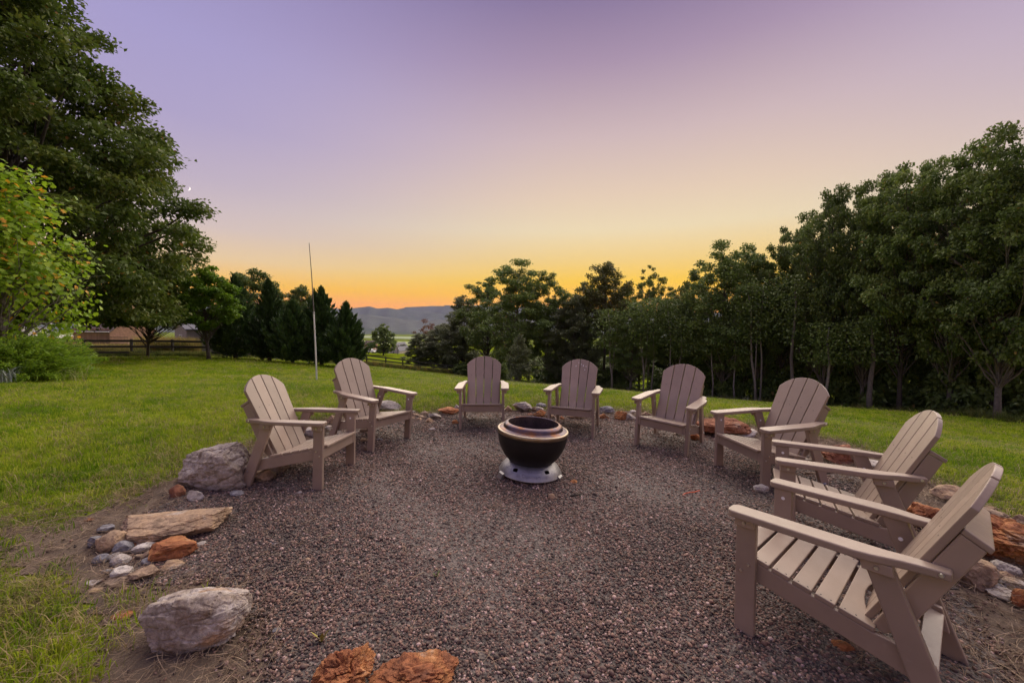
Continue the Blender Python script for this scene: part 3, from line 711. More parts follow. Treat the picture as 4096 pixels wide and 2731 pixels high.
# ------------------------------------------------------------------ rocks
def rock_mat(name, cols, bmp=0.5, strata=0.0):
    m, nd, lk, b = new_mat('rock_'+name)
    oi = nd.new('ShaderNodeObjectInfo'); cx = nd.new('ShaderNodeCombineXYZ')
    k = nd.new('ShaderNodeMath'); k.operation = 'MULTIPLY'; k.inputs[1].default_value = 37.0; lk.new(oi.outputs['Random'], k.inputs[0])
    for i in range(3): lk.new(k.outputs[0], cx.inputs[i])
    n1 = noise_node(nd, lk, 5.5, 6, 0.62, 'Object', cx.outputs[0], 0.6); n2 = noise_node(nd, lk, 34.0, 6, 0.68, 'Object', cx.outputs[0]); n3 = noise_node(nd, lk, 14.0, 5, 0.6, 'Object', cx.outputs[0], 1.5)
    r1 = ramp_node(nd, lk, n1.outputs['Fac'], [(0.30, cols[0]), (0.46, cols[1]), (0.58, cols[2]), (0.72, cols[3])])
    r2 = ramp_node(nd, lk, n2.outputs['Fac'], [(0.28, (0.45, 0.43, 0.42)), (0.62, (1.15, 1.15, 1.15))])
    mx = nd.new('ShaderNodeMix'); mx.data_type = 'RGBA'; mx.blend_type = 'MULTIPLY'; mx.inputs['Factor'].default_value = 0.85
    lk.new(r1.outputs[0], mx.inputs[6]); lk.new(r2.outputs[0], mx.inputs[7])
    # thin dark cracks
    t = nd.new('ShaderNodeTexCoord'); va = nd.new('ShaderNodeVectorMath'); va.operation = 'ADD'; lk.new(t.outputs['Object'], va.inputs[0]); lk.new(cx.outputs[0], va.inputs[1])
    vd = nd.new('ShaderNodeVectorMath'); vd.operation = 'ADD'; lk.new(va.outputs[0], vd.inputs[0]); lk.new(n3.outputs['Color'], vd.inputs[1])
    vs = nd.new('ShaderNodeVectorMath'); vs.operation = 'MULTIPLY'; lk.new(vd.outputs[0], vs.inputs[0]); vs.inputs[1].default_value = (1, 1, 2.2)
    vo = nd.new('ShaderNodeTexVoronoi'); vo.feature = 'DISTANCE_TO_EDGE'; vo.inputs['Scale'].default_value = 3.2; lk.new(vs.outputs[0], vo.inputs['Vector'])
    rc = ramp_node(nd, lk, vo.outputs['Distance'], [(0.0, (0.35, 0.33, 0.32)), (0.03, (1, 1, 1))])
    mc = nd.new('ShaderNodeMix'); mc.data_type = 'RGBA'; mc.blend_type = 'MULTIPLY'; mc.inputs['Factor'].default_value = 0.7
    lk.new(mx.outputs[2], mc.inputs[6]); lk.new(rc.outputs[0], mc.inputs[7])
    lk.new(mc.outputs[2], b.inputs['Base Color']); b.inputs['Roughness'].default_value = 0.85; b.inputs['Specular IOR Level'].default_value = 0.25
    ad = nd.new('ShaderNodeMath'); ad.operation = 'ADD'; lk.new(n2.outputs['Fac'], ad.inputs[0]); lk.new(rc.outputs[0], ad.inputs[1])
    bump(nd, lk, b, ad.outputs[0], bmp, 0.012)
    return m
RM = {'mixed': rock_mat('mixed', [(0.18, 0.125, 0.09), (0.34, 0.285, 0.25), (0.44, 0.39, 0.36), (0.35, 0.22, 0.13)]),
      'grey': rock_mat('grey', [(0.19, 0.165, 0.15), (0.33, 0.295, 0.275), (0.43, 0.385, 0.355), (0.38, 0.265, 0.17)]),
      'brown': rock_mat('brown', [(0.12, 0.09, 0.07), (0.23, 0.165, 0.12), (0.33, 0.24, 0.17), (0.30, 0.27, 0.25)]),
      'tan': rock_mat('tan', [(0.20, 0.14, 0.10), (0.36, 0.255, 0.175), (0.44, 0.30, 0.19), (0.42, 0.36, 0.31)]),
      'orange': rock_mat('orange', [(0.15, 0.06, 0.035), (0.31, 0.115, 0.05), (0.42, 0.19, 0.075), (0.36, 0.28, 0.22)]),
      'red': rock_mat('red', [(0.14, 0.06, 0.045), (0.29, 0.12, 0.07), (0.38, 0.18, 0.10), (0.33, 0.26, 0.22)]),
      'white': rock_mat('white', [(0.30, 0.26, 0.23), (0.45, 0.40, 0.36), (0.54, 0.50, 0.47), (0.44, 0.33, 0.24)]),
      'slate': rock_mat('slate', [(0.13, 0.13, 0.15), (0.20, 0.195, 0.215), (0.27, 0.26, 0.28), (0.24, 0.22, 0.21)])}
ICO = {k: ico(k) for k in (3, 4, 5, 6)}
def rock_mesh(kind, size, seed, lvl=4, cut=0.78, rough=0.07, ncut=12, square=0.0, strata=0):
    V, F = ICO[lvl]; V = V.copy(); r = np.random.default_rng(seed)
    if square:   # towards a box
        p = 2+square*6; V = V/((np.abs(V)**p).sum(1)**(1/p))[:, None]
    for _ in range(int(ncut*(1-0.55*square))):
        n = r.normal(size=3); n /= np.linalg.norm(n); d = V@n; lim = cut*r.uniform(0.72, 1.08)*(1+0.35*square)
        V -= np.maximum(d-lim, 0)[:, None]*n
    V = V/np.maximum(np.abs(V).max(0), 1e-6)
    off = Vector(r.uniform(-50, 50, 3))
    out = np.empty(len(V))
    for i, v in enumerate(V):
        q = Vector(v)
        h = mnoise.fractal(q*1.7+off, 0.7, 2.1, 6)*0.8 + (mnoise.ridged_multi_fractal(q*2.8+off, 0.8, 2.1, 5, 1.0, 2.0)-1.0)*0.45
        dd = mnoise.voronoi(q*Vector((1.5, 1.5, 2.4))+off+Vector((mnoise.noise(q*3+off), mnoise.noise(q*3.3-off), 0))*0.35)[0]
        h -= 1.3*max(0.0, 0.16-(dd[1]-dd[0]))/0.16*0.55
        h += 0.5*mnoise.cell(q*Vector((1.3, 1.3, 2.8))+off)
        if strata: h += 0.45*math.sin((q.z*0.9+q.x*0.35+0.25*mnoise.noise(q*2+off))*strata)
        out[i] = h
    nrm_ = V/np.linalg.norm(V, axis=1)[:, None]
    V = V+nrm_*(out*rough)[:, None]
    lo, hi = V.min(0), V.max(0); V = (V-(lo+hi)/2)/(hi-lo)*np.array(size)
    me = mesh_from('rock', V, F, RM[kind], True)
    bm = bmesh.new(); bm.from_mesh(me)
    for e in bm.edges: e.smooth = e.calc_face_angle(0) < 0.34
    bm.to_mesh(me); bm.free()
    return me
_seed = [100]; ROCKS = []
def rock(zf, u, v, w, h, kind, label, lvl=4, rz=None, tilt=(0, 0), square=0.0, cut=0.78, rough=0.07, name='rock', deep=0.75, strata=0, sink=0.14, group=None, hmin=0.26):
    _seed[0] += 1; sd = _seed[0]; r = random.Random(sd)
    a = zf(u-w/2, v); b_ = zf(u+w/2, v); wp = b_[0]-a[0]
    top, bot = zf(u, v-h/2), zf(u, v+h/2)
    g = on_ground(*bot)
    W = wp*px_size(g); D = W*deep; Yc = g.y+D*0.36
    c = at_depth((a[0]+b_[0])/2, bot[1], Yc); W = wp*px_size(c); gz = tz(c.x, Yc)
    H = max(hmin*W, at_depth(top[0], top[1], Yc+D*0.12).z-gz)
    o = link(name, rock_mesh(kind, (W*1.04, D, H*(1+sink)), sd, lvl, cut, rough, square=square, strata=strata))
    yaw = (r.uniform(-0.2, 0.2) if rz is None else rz)
    o.rotation_euler = (tilt[0], tilt[1], yaw)
    o.location = (c.x, Yc, gz+H*(1-sink)/2); ROCKS.append((c.x, Yc-D*0.25, max(W, D)*0.55+0.04))
    tag(o, label, 'rock', group)
    return o
Z5 = zm(200, 1700, 1.52); Z4 = zm(900, 1400, 2.614); ZM = zm(1600, 1500, 1.809); Z8 = zm(2400, 1500, 2.613); Z7 = zm(2700, 1400, 2.138); ZR = zm(3500, 1700, 1.52); ZH = zm(2900, 1800, 1.684)
ID = lambda u, v: (u, v)
# boulders
rock(ID, 456, 1424, 204, 160, 'mixed', 'large rounded grey boulder standing alone in straw, streaked with tan', 6, name='boulder', tilt=(0, 0.0), cut=0.9, rough=0.06, strata=3, sink=0.12, deep=0.6, rz=0.15, square=0.12)
rock(Z5, 1045, 252, 410, 285, 'mixed', 'big squared boulder, grey on top and brown in front, behind an armchair leg', 6, name='boulder', square=0.45, tilt=(0.1, -0.16), rough=0.06, cut=0.85, sink=0.15, deep=0.75, strata=2)
rock(Z5, 722, 628, 585, 200, 'tan', 'long flat tan rock slab above the pile of small stones', 6, name='boulder', square=0.6, tilt=(0, -0.05), rough=0.06, deep=0.66, strata=2, sink=0.1, hmin=0.2, rz=0.1)
rock(ID, 788, 1562, 135, 138, 'orange', 'rough peaked orange rock cut by the bottom edge of the picture', 6, name='boulder', rough=0.24, deep=0.9, cut=0.9)
rock(ID, 950, 1572, 200, 124, 'orange', 'broad lumpy orange rock joined to the peaked one at the bottom edge', 6, name='boulder', rough=0.2, deep=0.8, cut=0.9)
rock(Z4, 1725, 585, 215, 115, 'grey', 'grey ledge-like boulder seen under the arm of the leaning armchair', 4, name='boulder', square=0.4, strata=5)
rock(Z4, 940, 850, 250, 140, 'grey', 'grey boulder lying in the grass between the two armchairs by the mast', 4, name='boulder')
rock(ZM, 888, 230, 140, 88, 'grey', 'pointed grey boulder between the two armchairs behind the fire pit', 4, name='boulder', cut=0.7)
rock(Z8, 1240, 545, 540, 225, 'red', 'wide reddish brown boulder behind the armchair by the dried weeds', 5, name='boulder', rough=0.08, deep=0.6, strata=5)
rock(Z8, 1525, 608, 290, 112, 'white', 'pale boulder with tan foot seen under an armchair arm', 4, name='boulder')
rock(Z7, 1390, 885, 340, 190, 'red', 'reddish brown boulder in dry grass behind the second closest armchair', 5, name='boulder', rough=0.09, strata=6)
rock(Z7, 1680, 975, 220, 85, 'white', 'flat pale slab half hidden by the second closest armchair', 4, name='boulder', square=0.3)
rock(ZR, 790, 715, 520, 350, 'orange', 'big layered orange red boulder behind the closest armchair back', 6, name='boulder', rough=0.15, deep=0.85, strata=3, tilt=(0, 0.08), cut=0.85)
rock(ZR, 310, 560, 240, 190, 'orange', 'rust red layered rock framed between the two closest armchairs', 5, rough=0.13, strata=3)
rock(ZR, 605, 905, 210, 205, 'tan', 'chunky pale tan rock beside the closest armchair back plate', 4, rough=0.08, cut=0.7)
rock(ZR, 690, 545, 210, 100, 'brown', 'sloping brown grey slab leaning above the big layered orange boulder', 4, tilt=(0, 0.3), square=0.3)
rock(ZR, 450, 420, 190, 120, 'tan', 'tan orange rock in straw behind the second closest armchair', 4)
# the pile of small stones by the slab
for u, v, w, h, k, lab in [
    (375, 705, 155, 150, 'tan', 'blocky tan stone at the end of the long slab'),
    (770, 757, 245, 155, 'orange', 'jagged bright orange rock in front of the long slab'),
    (345, 635, 85, 55, 'slate', 'purplish grey stone tucked behind the blocky tan stone'),
    (280, 708, 80, 85, 'slate', 'dark grey stone against the outer face of the blocky tan stone'),
    (452, 745, 100, 95, 'slate', 'dark grey stone between blocky tan stone and small orange stone'),
    (525, 727, 90, 65, 'orange', 'small orange brown stone under the edge of the slab'),
    (563, 748, 115, 85, 'white', 'pale oblong cobble leaning in the stone pile'),
    (633, 740, 72, 58, 'brown', 'small brown stone just below the middle of the slab'),
    (650, 773, 62, 52, 'tan', 'small orange tan stone touching the jagged orange rock'),
    (586, 793, 66, 66, 'tan', 'small speckled tan stone in the middle of the pile'),
    (543, 806, 45, 52, 'brown', 'little grey brown stone below the pale oblong cobble'),
    (608, 828, 84, 62, 'slate', 'grey stone in front of the jagged orange rock'),
    (310, 817, 85, 68, 'slate', 'cube-like grey stone at the outer edge of the pile'),
    (395, 800, 75, 55, 'grey', 'flat grey stone behind the rounded light grey one'),
    (428, 826, 95, 85, 'grey', 'rounded light grey stone in the pile above the white shard'),
    (433, 905, 118, 100, 'white', 'white angular shard near the foot of the pile'),
    (438, 952, 155, 82, 'brown', 'smooth brown potato-shaped stone at the foot of the pile'),
    (578, 902, 160, 115, 'tan', 'flat tan wedge stone beside the smooth brown one'),
    (745, 855, 128, 62, 'tan', 'oval tan stone lying apart on the gravel below the jagged orange rock'),
    (915, 725, 55, 32, 'grey', 'tiny grey stone on gravel beyond the jagged orange rock'),
    (240, 578, 48, 32, 'orange', 'lone small orange stone in the straw by the lawn'),
    (345, 890, 58, 46, 'slate', 'small dark stone half buried near the white shard'),
    (265, 968, 80, 32, 'grey', 'flat grey stone in straw at the end of the pile'),
    (275, 1005, 75, 42, 'tan', 'low pale brown stone in straw below the pile'),
    (775, 402, 80, 92, 'red', 'reddish stone at the corner of the big squared boulder'),
    (897, 427, 84, 80, 'white', 'white grey stone in front of the big squared boulder'),
    (812, 330, 75, 55, 'tan', 'tan stone in grass behind the big squared boulder corner'),
    (1155, 346, 84, 52, 'grey', 'grey stone between big squared boulder and armchair leg'),
    (1300, 305, 140, 90, 'tan', 'flat tan rock behind the rear leg of the armchair by the squared boulder'),
    (1400, 262, 110, 58, 'brown', 'brown grey rock under the seat of the armchair by the squared boulder'),
    (1138, 417, 78, 46, 'slate', 'half buried grey stone on gravel near the armchair rear leg'),
    (1520, 410, 40, 26, 'white', 'little pale stone on gravel before the armchair by the squared boulder'),
    (1357, 722, 64, 22, 'slate', 'flat slate pebble alone on the gravel'),
    (1385, 1250, 62, 50, 'slate', 'dark slate cobble beside the large rounded boulder'),
    (440, 1180, 110, 34, 'orange', 'orange stone pressed into straw above the large rounded boulder')]:
    rock(Z5, u, v, w, h, k, lab, 4 if w > 100 else 3, cut=0.8 if k != 'white' else 0.72, rough=0.075, deep=0.85, group='small stones on the rim of the circle')
for u, v, w, h, k, lab in [
    (1110, 730, 110, 110, 'tan', 'tan grey rock behind the rear leg of the leaning armchair'),
    (1085, 822, 100, 75, 'grey', 'pale grey rock in line behind the front leg of the squared-boulder armchair'),
    (1210, 812, 90, 50, 'red', 'low reddish rock seen through the legs of the leaning armchair'),
    (1465, 838, 100, 66, 'brown', 'dark brown rock under the seat of the leaning armchair'),
    (1452, 942, 76, 52, 'tan', 'yellow tan stone beside the front leg of the leaning armchair'),
    (1618, 936, 66, 36, 'slate', 'black stone on gravel under the leaning armchair'),
    (1452, 1030, 66, 66, 'brown', 'clod of brown stone at the front foot of the leaning armchair')]:
    rock(Z4, u, v, w, h, k, lab, 4 if w > 90 else 3, rough=0.09, group='rocks ringing the gravel circle')
for u, v, w, h, k, lab in [
    (97, 268, 45, 26, 'grey', 'small grey rim rock next to the brown one left of the mid-rim tan cluster'),
    (115, 288, 62, 32, 'tan', 'flat tan stone at the back of the tan cluster'),
    (92, 310, 42, 28, 'tan', 'outermost small stone of the tan cluster by the leaning armchair'),
    (135, 320, 50, 26, 'tan', 'low front stone of the tan cluster'),
    (163, 305, 62, 30, 'brown', 'brown flat stone between tan cluster and grey rock'),
    (176, 275, 58, 36, 'brown', 'upright brown stone at the grass edge behind the tan cluster'),
    (253, 298, 98, 52, 'grey', 'grey rim rock standing between the tan cluster and the wide orange rock'),
    (213, 328, 52, 42, 'tan', 'squarish tan stone in front of the grey rim rock'),
    (355, 262, 155, 62, 'orange', 'wide orange rock beside the rear leg of the straight-facing armchair'),
    (412, 236, 48, 50, 'grey', 'grey rock seen at the arm post of the straight-facing armchair'),
    (400, 340, 48, 36, 'orange', 'orange stone at the front leg of the straight-facing armchair'),
    (232, 390, 50, 30, 'white', 'pale stone alone on gravel in front of the grey rim rock'),
    (303, 366, 36, 16, 'grey', 'small flat pale stone on gravel near the orange stone'),
    (782, 244, 62, 52, 'tan', 'tan orange rock beside the pointed grey boulder'),
    (1020, 220, 72, 42, 'slate', 'grey rock at the grass edge behind the white-topped rock'),
    (1000, 248, 78, 46, 'white', 'white-topped rock behind the orange tan rim rock'),
    (970, 250, 44, 46, 'brown', 'narrow brown rock between pointed grey boulder and white-topped rock'),
    (1012, 278, 96, 66, 'orange', 'orange tan rim rock nearest the speckled armchair leg'),
    (940, 285, 50, 20, 'red', 'flat red stone below the pointed grey boulder'),
    (1088, 296, 62, 44, 'tan', 'tan stone just inside the speckled armchair front leg'),
    (1168, 312, 42, 34, 'orange', 'small orange stone under the speckled armchair'),
    (1272, 302, 142, 38, 'brown', 'long low brown rock under the seat of the speckled armchair'),
    (1495, 253, 112, 66, 'slate', 'dark grey rock with dead grass on it, behind the speckled armchair arm'),
    (1470, 298, 78, 48, 'orange', 'orange tan rock below the dark grassy one'),
    (1598, 294, 88, 74, 'orange', 'round orange brown rock among dried weeds'),
    (1662, 302, 92, 60, 'grey', 'grey rock next to the round orange brown one'),
    (1690, 268, 54, 32, 'white', 'small pale rock at the grass edge above the grey one by the dried weeds'),
    (1790, 283, 64, 42, 'tan', 'tan rock behind the rear leg of the armchair by the wide red boulder'),
    (1450, 418, 30, 16, 'white', 'tiny pale stone on gravel below the speckled armchair'),
    (480, 232, 40, 40, 'red', 'red stone behind the seat of the straight-facing armchair')]:
    rock(ZM, u, v, w, h, k, lab, 4 if w > 70 else 3, rough=0.09, group='rocks ringing the gravel circle')
for zf, u, v, w, h, k, lab in [
    (Z8, 990, 645, 120, 92, 'orange', 'orange tan rock under the arm of the armchair by the wide red boulder'),
    (Z8, 830, 615, 112, 54, 'grey', 'flat grey rock under the armchair by the wide red boulder'),
    (Z8, 620, 570, 60, 30, 'tan', 'low tan stone behind the dried weeds under an armchair seat'),
    (Z7, 730, 1186, 115, 84, 'white', 'small white rock at the foot of an armchair front leg'),
    (Z7, 166, 975, 32, 16, 'white', 'tiny white stone on the gravel by the dried weeds'),
    (Z7, 1255, 1140, 90, 50, 'slate', 'grey stone seen through the second closest armchair'),
    (ZR, 702, 912, 95, 105, 'brown', 'brown stone wedged between the chunky tan rock and grey ones'),
    (ZR, 790, 878, 145, 115, 'grey', 'grey faceted rock below the big layered orange boulder'),
    (ZR, 780, 912, 92, 72, 'tan', 'yellow tan stone in front of the grey faceted rock'),
    (ZR, 835, 966, 155, 64, 'grey', 'flat grey brown rock beside the orange rock at the picture edge'),
    (ZR, 738, 982, 94, 48, 'slate', 'blue grey flat stone below the yellow tan one'),
    (ZR, 772, 1040, 160, 76, 'white', 'low pale grey slab in the straw near the closest armchair'),
    (ZR, 890, 1055, 130, 160, 'orange', 'orange and white rock cut by the side of the picture'),
    (ZR, 690, 985, 44, 46, 'tan', 'little tan stone touching the blue grey flat stone'),
    (ZR, 828, 590, 125, 66, 'brown', 'brown grey rock on top of the big layered orange boulder by the grass'),
    (ZR, 858, 622, 54, 50, 'slate', 'small blue grey stone on the big layered orange boulder'),
    (ZR, 890, 585, 80, 90, 'tan', 'tan grey rock at the picture edge above the layered boulder'),
    (ZR, 705, 510, 60, 40, 'tan', 'small tan stone at the grass edge behind the closest armchair top'),
    (ZR, 398, 1106, 44, 52, 'tan', 'tan pebble-like stone behind the closest armchair rear leg'),
    (ZH, 785, 1322, 135, 84, 'orange', 'orange stone on gravel under the closest armchair'),
    (ZH, 905, 1325, 130, 66, 'brown', 'brown stone half hidden by the side rail of the closest armchair'),
    (ID, 1266, 1141, 16, 18, 'tan', 'single tan chip of stone on gravel before the fire pit'),
    (ID, 1318, 1107, 18, 12, 'orange', 'orange chip of stone on gravel beside the fire pit base'),
    (ID, 705, 1287, 20, 12, 'tan', 'flat tan pebble alone in the middle of the gravel'),
    (ID, 626, 1248, 20, 10, 'grey', 'flat grey pebble alone on the gravel')]:
    rock(zf, u, v, w, h, k, lab, 4 if w > 110 else 3, rough=0.09, group='rocks ringing the gravel circle')

lawn(); straw()

# ------------------------------------------------------------------ trees and shrubs
def kites(P, D, W, N, L, Wd, fold=0.25):
    """leaf quads: centre P, direction D, side W, normal N (n,3), length L and width Wd (n,)"""
    n = len(P)
    a = P-D*(L/2)[:, None]; c = P+D*(L/2)[:, None]
    o = D*(L*-0.08)[:, None]+N*(Wd*fold)[:, None]
    b_ = P+W*(Wd/2)[:, None]+o; d = P-W*(Wd/2)[:, None]+o
    V = np.stack([a, b_, c, d], 1).reshape(-1, 3)
    return V, np.arange(4*n).reshape(n, 4)
def unit(v): return v/np.maximum(np.linalg.norm(v, axis=1), 1e-9)[:, None]
def frames(D, r, upbias=0.4):
    D = unit(D); up = unit(r.normal(size=D.shape)+np.array([0, 0, upbias*2])); W = unit(np.cross(D, up)); N = np.cross(W, D)
    return D, W, N
BARK = {'grey': simple('bark_grey', (0.13, 0.11, 0.10), 0.9, 0, 0.35, 9, 0.6, 30, 0.02), 'dark': simple('bark_dark', (0.055, 0.043, 0.036), 0.9, 0, 0.35, 9, 0.6, 30, 0.02),
        'pale': simple('bark_pale', (0.21, 0.185, 0.17), 0.85, 0, 0.3, 7, 0.4, 30, 0.02), 'pine': simple('bark_pine', (0.10, 0.075, 0.06), 0.9, 0, 0.35, 9, 0.6, 30, 0.02)}
LEAF = {'oak2': leaf_mat('leaf_fence_tree', [(0.0, (0.07, 0.10, 0.03)), (0.5, (0.12, 0.155, 0.045)), (0.9, (0.19, 0.21, 0.06)), (1.0, (0.22, 0.15, 0.05))], 0.4),
        'oak': leaf_mat('leaf_oak', [(0.0, (0.048, 0.081, 0.018)), (0.5, (0.086, 0.128, 0.022)), (0.9, (0.139, 0.162, 0.028)), (1.0, (0.278, 0.143, 0.039))]),
        'forest': leaf_mat('leaf_forest', [(0.0, (0.078, 0.120, 0.039)), (0.5, (0.132, 0.190, 0.051)), (0.9, (0.205, 0.255, 0.061)), (1.0, (0.340, 0.232, 0.064))], 0.28),
        'grey': leaf_mat('leaf_greygreen', [(0.0, (0.082, 0.095, 0.052)), (0.5, (0.128, 0.147, 0.072)), (1.0, (0.184, 0.207, 0.095))], 0.25),
        'lime': leaf_mat('leaf_lime', [(0.0, (0.166, 0.302, 0.020)), (0.45, (0.293, 0.458, 0.028)), (0.84, (0.468, 0.605, 0.042)), (0.88, (0.820, 0.508, 0.040)), (1.0, (0.974, 0.312, 0.040))], 0.45),
        'bright': leaf_mat('leaf_bright', [(0.0, (0.078, 0.156, 0.013)), (0.5, (0.130, 0.247, 0.018)), (1.0, (0.221, 0.325, 0.026))], 0.42),
        'cedar': leaf_mat('leaf_cedar', [(0.0, (0.027, 0.057, 0.022)), (0.5, (0.049, 0.092, 0.027)), (1.0, (0.081, 0.132, 0.035))], 0.2),
        'pine': leaf_mat('leaf_pine', [(0.0, (0.078, 0.094, 0.031)), (0.5, (0.133, 0.140, 0.039)), (1.0, (0.203, 0.187, 0.047))], 0.2),
        'juniper': leaf_mat('leaf_juniper', [(0.0, (0.090, 0.183, 0.016)), (0.5, (0.191, 0.328, 0.023)), (1.0, (0.343, 0.482, 0.031))], 0.35),
        'red': leaf_mat('leaf_red', [(0.0, (0.10, 0.05, 0.02)), (0.5, (0.22, 0.07, 0.03)), (1.0, (0.12, 0.10, 0.03))], 0.3),
        'gold': leaf_mat('leaf_gold', [(0.0, (0.16, 0.14, 0.035)), (0.5, (0.30, 0.23, 0.06)), (1.0, (0.42, 0.30, 0.10))], 0.35)}
def dir_noise(D, seed, k=2.3):
    s = seed*1.37
    return (np.sin(D[:, 0]*k*1.9+s)+np.sin(D[:, 1]*k*2.3+2*s)+np.sin(D[:, 2]*k*2.9+3*s)+np.sin((D[:, 0]+D[:, 1]-D[:, 2])*k*3.1+s*5))/4
def broadleaf(name, H, R, base, nclump, nleaf, leaf, lmat, bark, seed, trunk_r=0.16, lean=(0, 0), clump=(0.10, 0.20), irr=0.30, flat=0.62, taper=0.0, limbs=0.8, low=None, shell=0.5, twigs=True, prof=None):
    """H height, R crown radius, base = height where the crown starts. returns trunk mesh, crown mesh"""
    r = np.random.default_rng(seed)
    cz, hz = (H+base)/2, (H-base)/2
    pt = np.array(prof or [(0, 0.45), (0.12, 0.8), (0.3, 1.0), (0.55, 0.92), (0.78, 0.66), (0.92, 0.36), (1.0, 0.05)])
    tg = np.linspace(0, 1, 200); pg = np.interp(tg, pt[:, 0], pt[:, 1]); cdf = np.cumsum(pg**1.3); cdf /= cdf[-1]
    t_ = np.interp((np.arange(nclump)+r.uniform(size=nclump))/nclump, cdf, tg); a_ = np.arange(nclump)*2.39996+r.normal(0, 0.5, nclump)
    D = np.c_[np.cos(a_), np.sin(a_), t_*2-1]; rr = r.uniform(0, 1, nclump)**shell*np.interp(t_, pt[:, 0], pt[:, 1])*(1+irr*dir_noise(D, seed))*0.95
    C = np.c_[np.cos(a_)*rr*R, np.sin(a_)*rr*R, base+(H-base)*0.97*(t_+irr*0.12*dir_noise(D, seed+5, 3.0)*(t_ > 0.5))]
    C[:, 2] += 0; C[:, 0] += lean[0]*C[:, 2]/H; C[:, 1] += lean[1]*C[:, 2]/H
    if low is not None: C[:, 2] = np.maximum(C[:, 2], low)
    cr = r.uniform(*clump, nclump)*(R+hz)*0.5*1.15
    # leaves, clump by clump
    cnt = np.maximum(8, (nleaf*cr**2/(cr**2).sum()).astype(int)); idx = np.repeat(np.arange(nclump), cnt); n = len(idx)
    d = unit(r.normal(size=(n, 3))); q = r.uniform(0, 1, n)**0.45
    lump = 1+0.35*dir_noise(d+C[idx]*0.7, seed+3, 3.5)
    q = q*np.where(r.uniform(size=n) < 0.2, r.uniform(1.03, 1.22, n), 1.0)
    off = d*(q*lump)[:, None]*np.array([1.15, 1.15, flat])*cr[idx][:, None]
    P = C[idx]+off
    ctr = np.array([lean[0]*0.6, lean[1]*0.6, cz])
    LD = unit(unit(off)*0.6+unit(P-ctr)*0.3+r.normal(size=(n, 3))*0.55+np.array([0, 0, -0.25]))
    LD, W, N = frames(LD, r, 0.8)
    L = leaf*r.uniform(0.65, 1.3, n); V, F = kites(P, LD, W, N, L, L*0.62)
    tint = np.clip(0.5+0.17*r.normal(size=n)+0.16*np.sin(idx*12.9898), 0, 0.9); tint[r.uniform(size=n) < 0.006] = 1.0
    crown = mesh_from('crown', V, F, LEAF[lmat], False, tint)
    # trunk and limbs
    TV, TF = [], []
    path = []
    top = base+(H-base)*0.72
    for i in range(8):
        t = i/7; path.append((lean[0]*t*top/H+0.10*math.sin(t*5+seed)*R*0.2, lean[1]*t*top/H+0.10*math.cos(t*4+seed)*R*0.2, -0.5+t*(top+0.5)))
    rad_ = [trunk_r*(1.35 if i == 0 else 1)*(1-0.82*i/7) for i in range(8)]
    v, f_ = tube_arrays(path, rad_, 8, 0); TV += v; TF += f_
    for j in range(nclump):
        if r.uniform() > limbs: continue
        c = C[j]; tt = min(0.95, max(0.18, (c[2]-0.45*np.hypot(c[0]-lean[0], c[1]-lean[1])-0.1*H)/top))
        k = tt*7; i0 = int(k); p0 = Vector(path[i0]).lerp(Vector(path[min(i0+1, 7)]), k-i0)
        e = Vector(c)+Vector((0, 0, cr[j]*0.2)); mid = p0.lerp(e, 0.5)+Vector((0, 0, 0.10*(e-p0).length*r.uniform(-0.4, 1.0)))
        q1 = p0.lerp(mid, 0.5)+Vector(r.normal(0, 0.03*R, 3)); q2 = mid.lerp(e, 0.5)+Vector(r.normal(0, 0.03*R, 3))
        r0 = max(0.012, trunk_r*0.42*(1-tt*0.75))
        v, f_ = tube_arrays([p0, q1, mid, q2, e], [r0, r0*0.75, r0*0.55, r0*0.36, r0*0.16], 5, len(TV), False); TV += v; TF += f_
        if twigs:
            for _ in range(3):
                e2 = Vector(c)+Vector(r.normal(0, 0.55, 3))*cr[j]; v, f_ = tube_arrays([q2, q2.lerp(e2, 0.5)+Vector((0, 0, 0.05*cr[j])), e2], [r0*0.3, r0*0.2, r0*0.08], 4, len(TV), False); TV += v; TF += f_
    trunk = mesh_from('trunk', TV, TF, BARK[bark], True)
    return trunk, crown
def plant(name, meshes, loc, label, cat, rz=0.0, scl=(1, 1, 1), group=None):
    root = empty(name, loc, (0, 0, rz)); root.scale = scl
    tag(root, label, cat, group)
    link('trunk', meshes[0], root); link('crown', meshes[1], root)
    return root
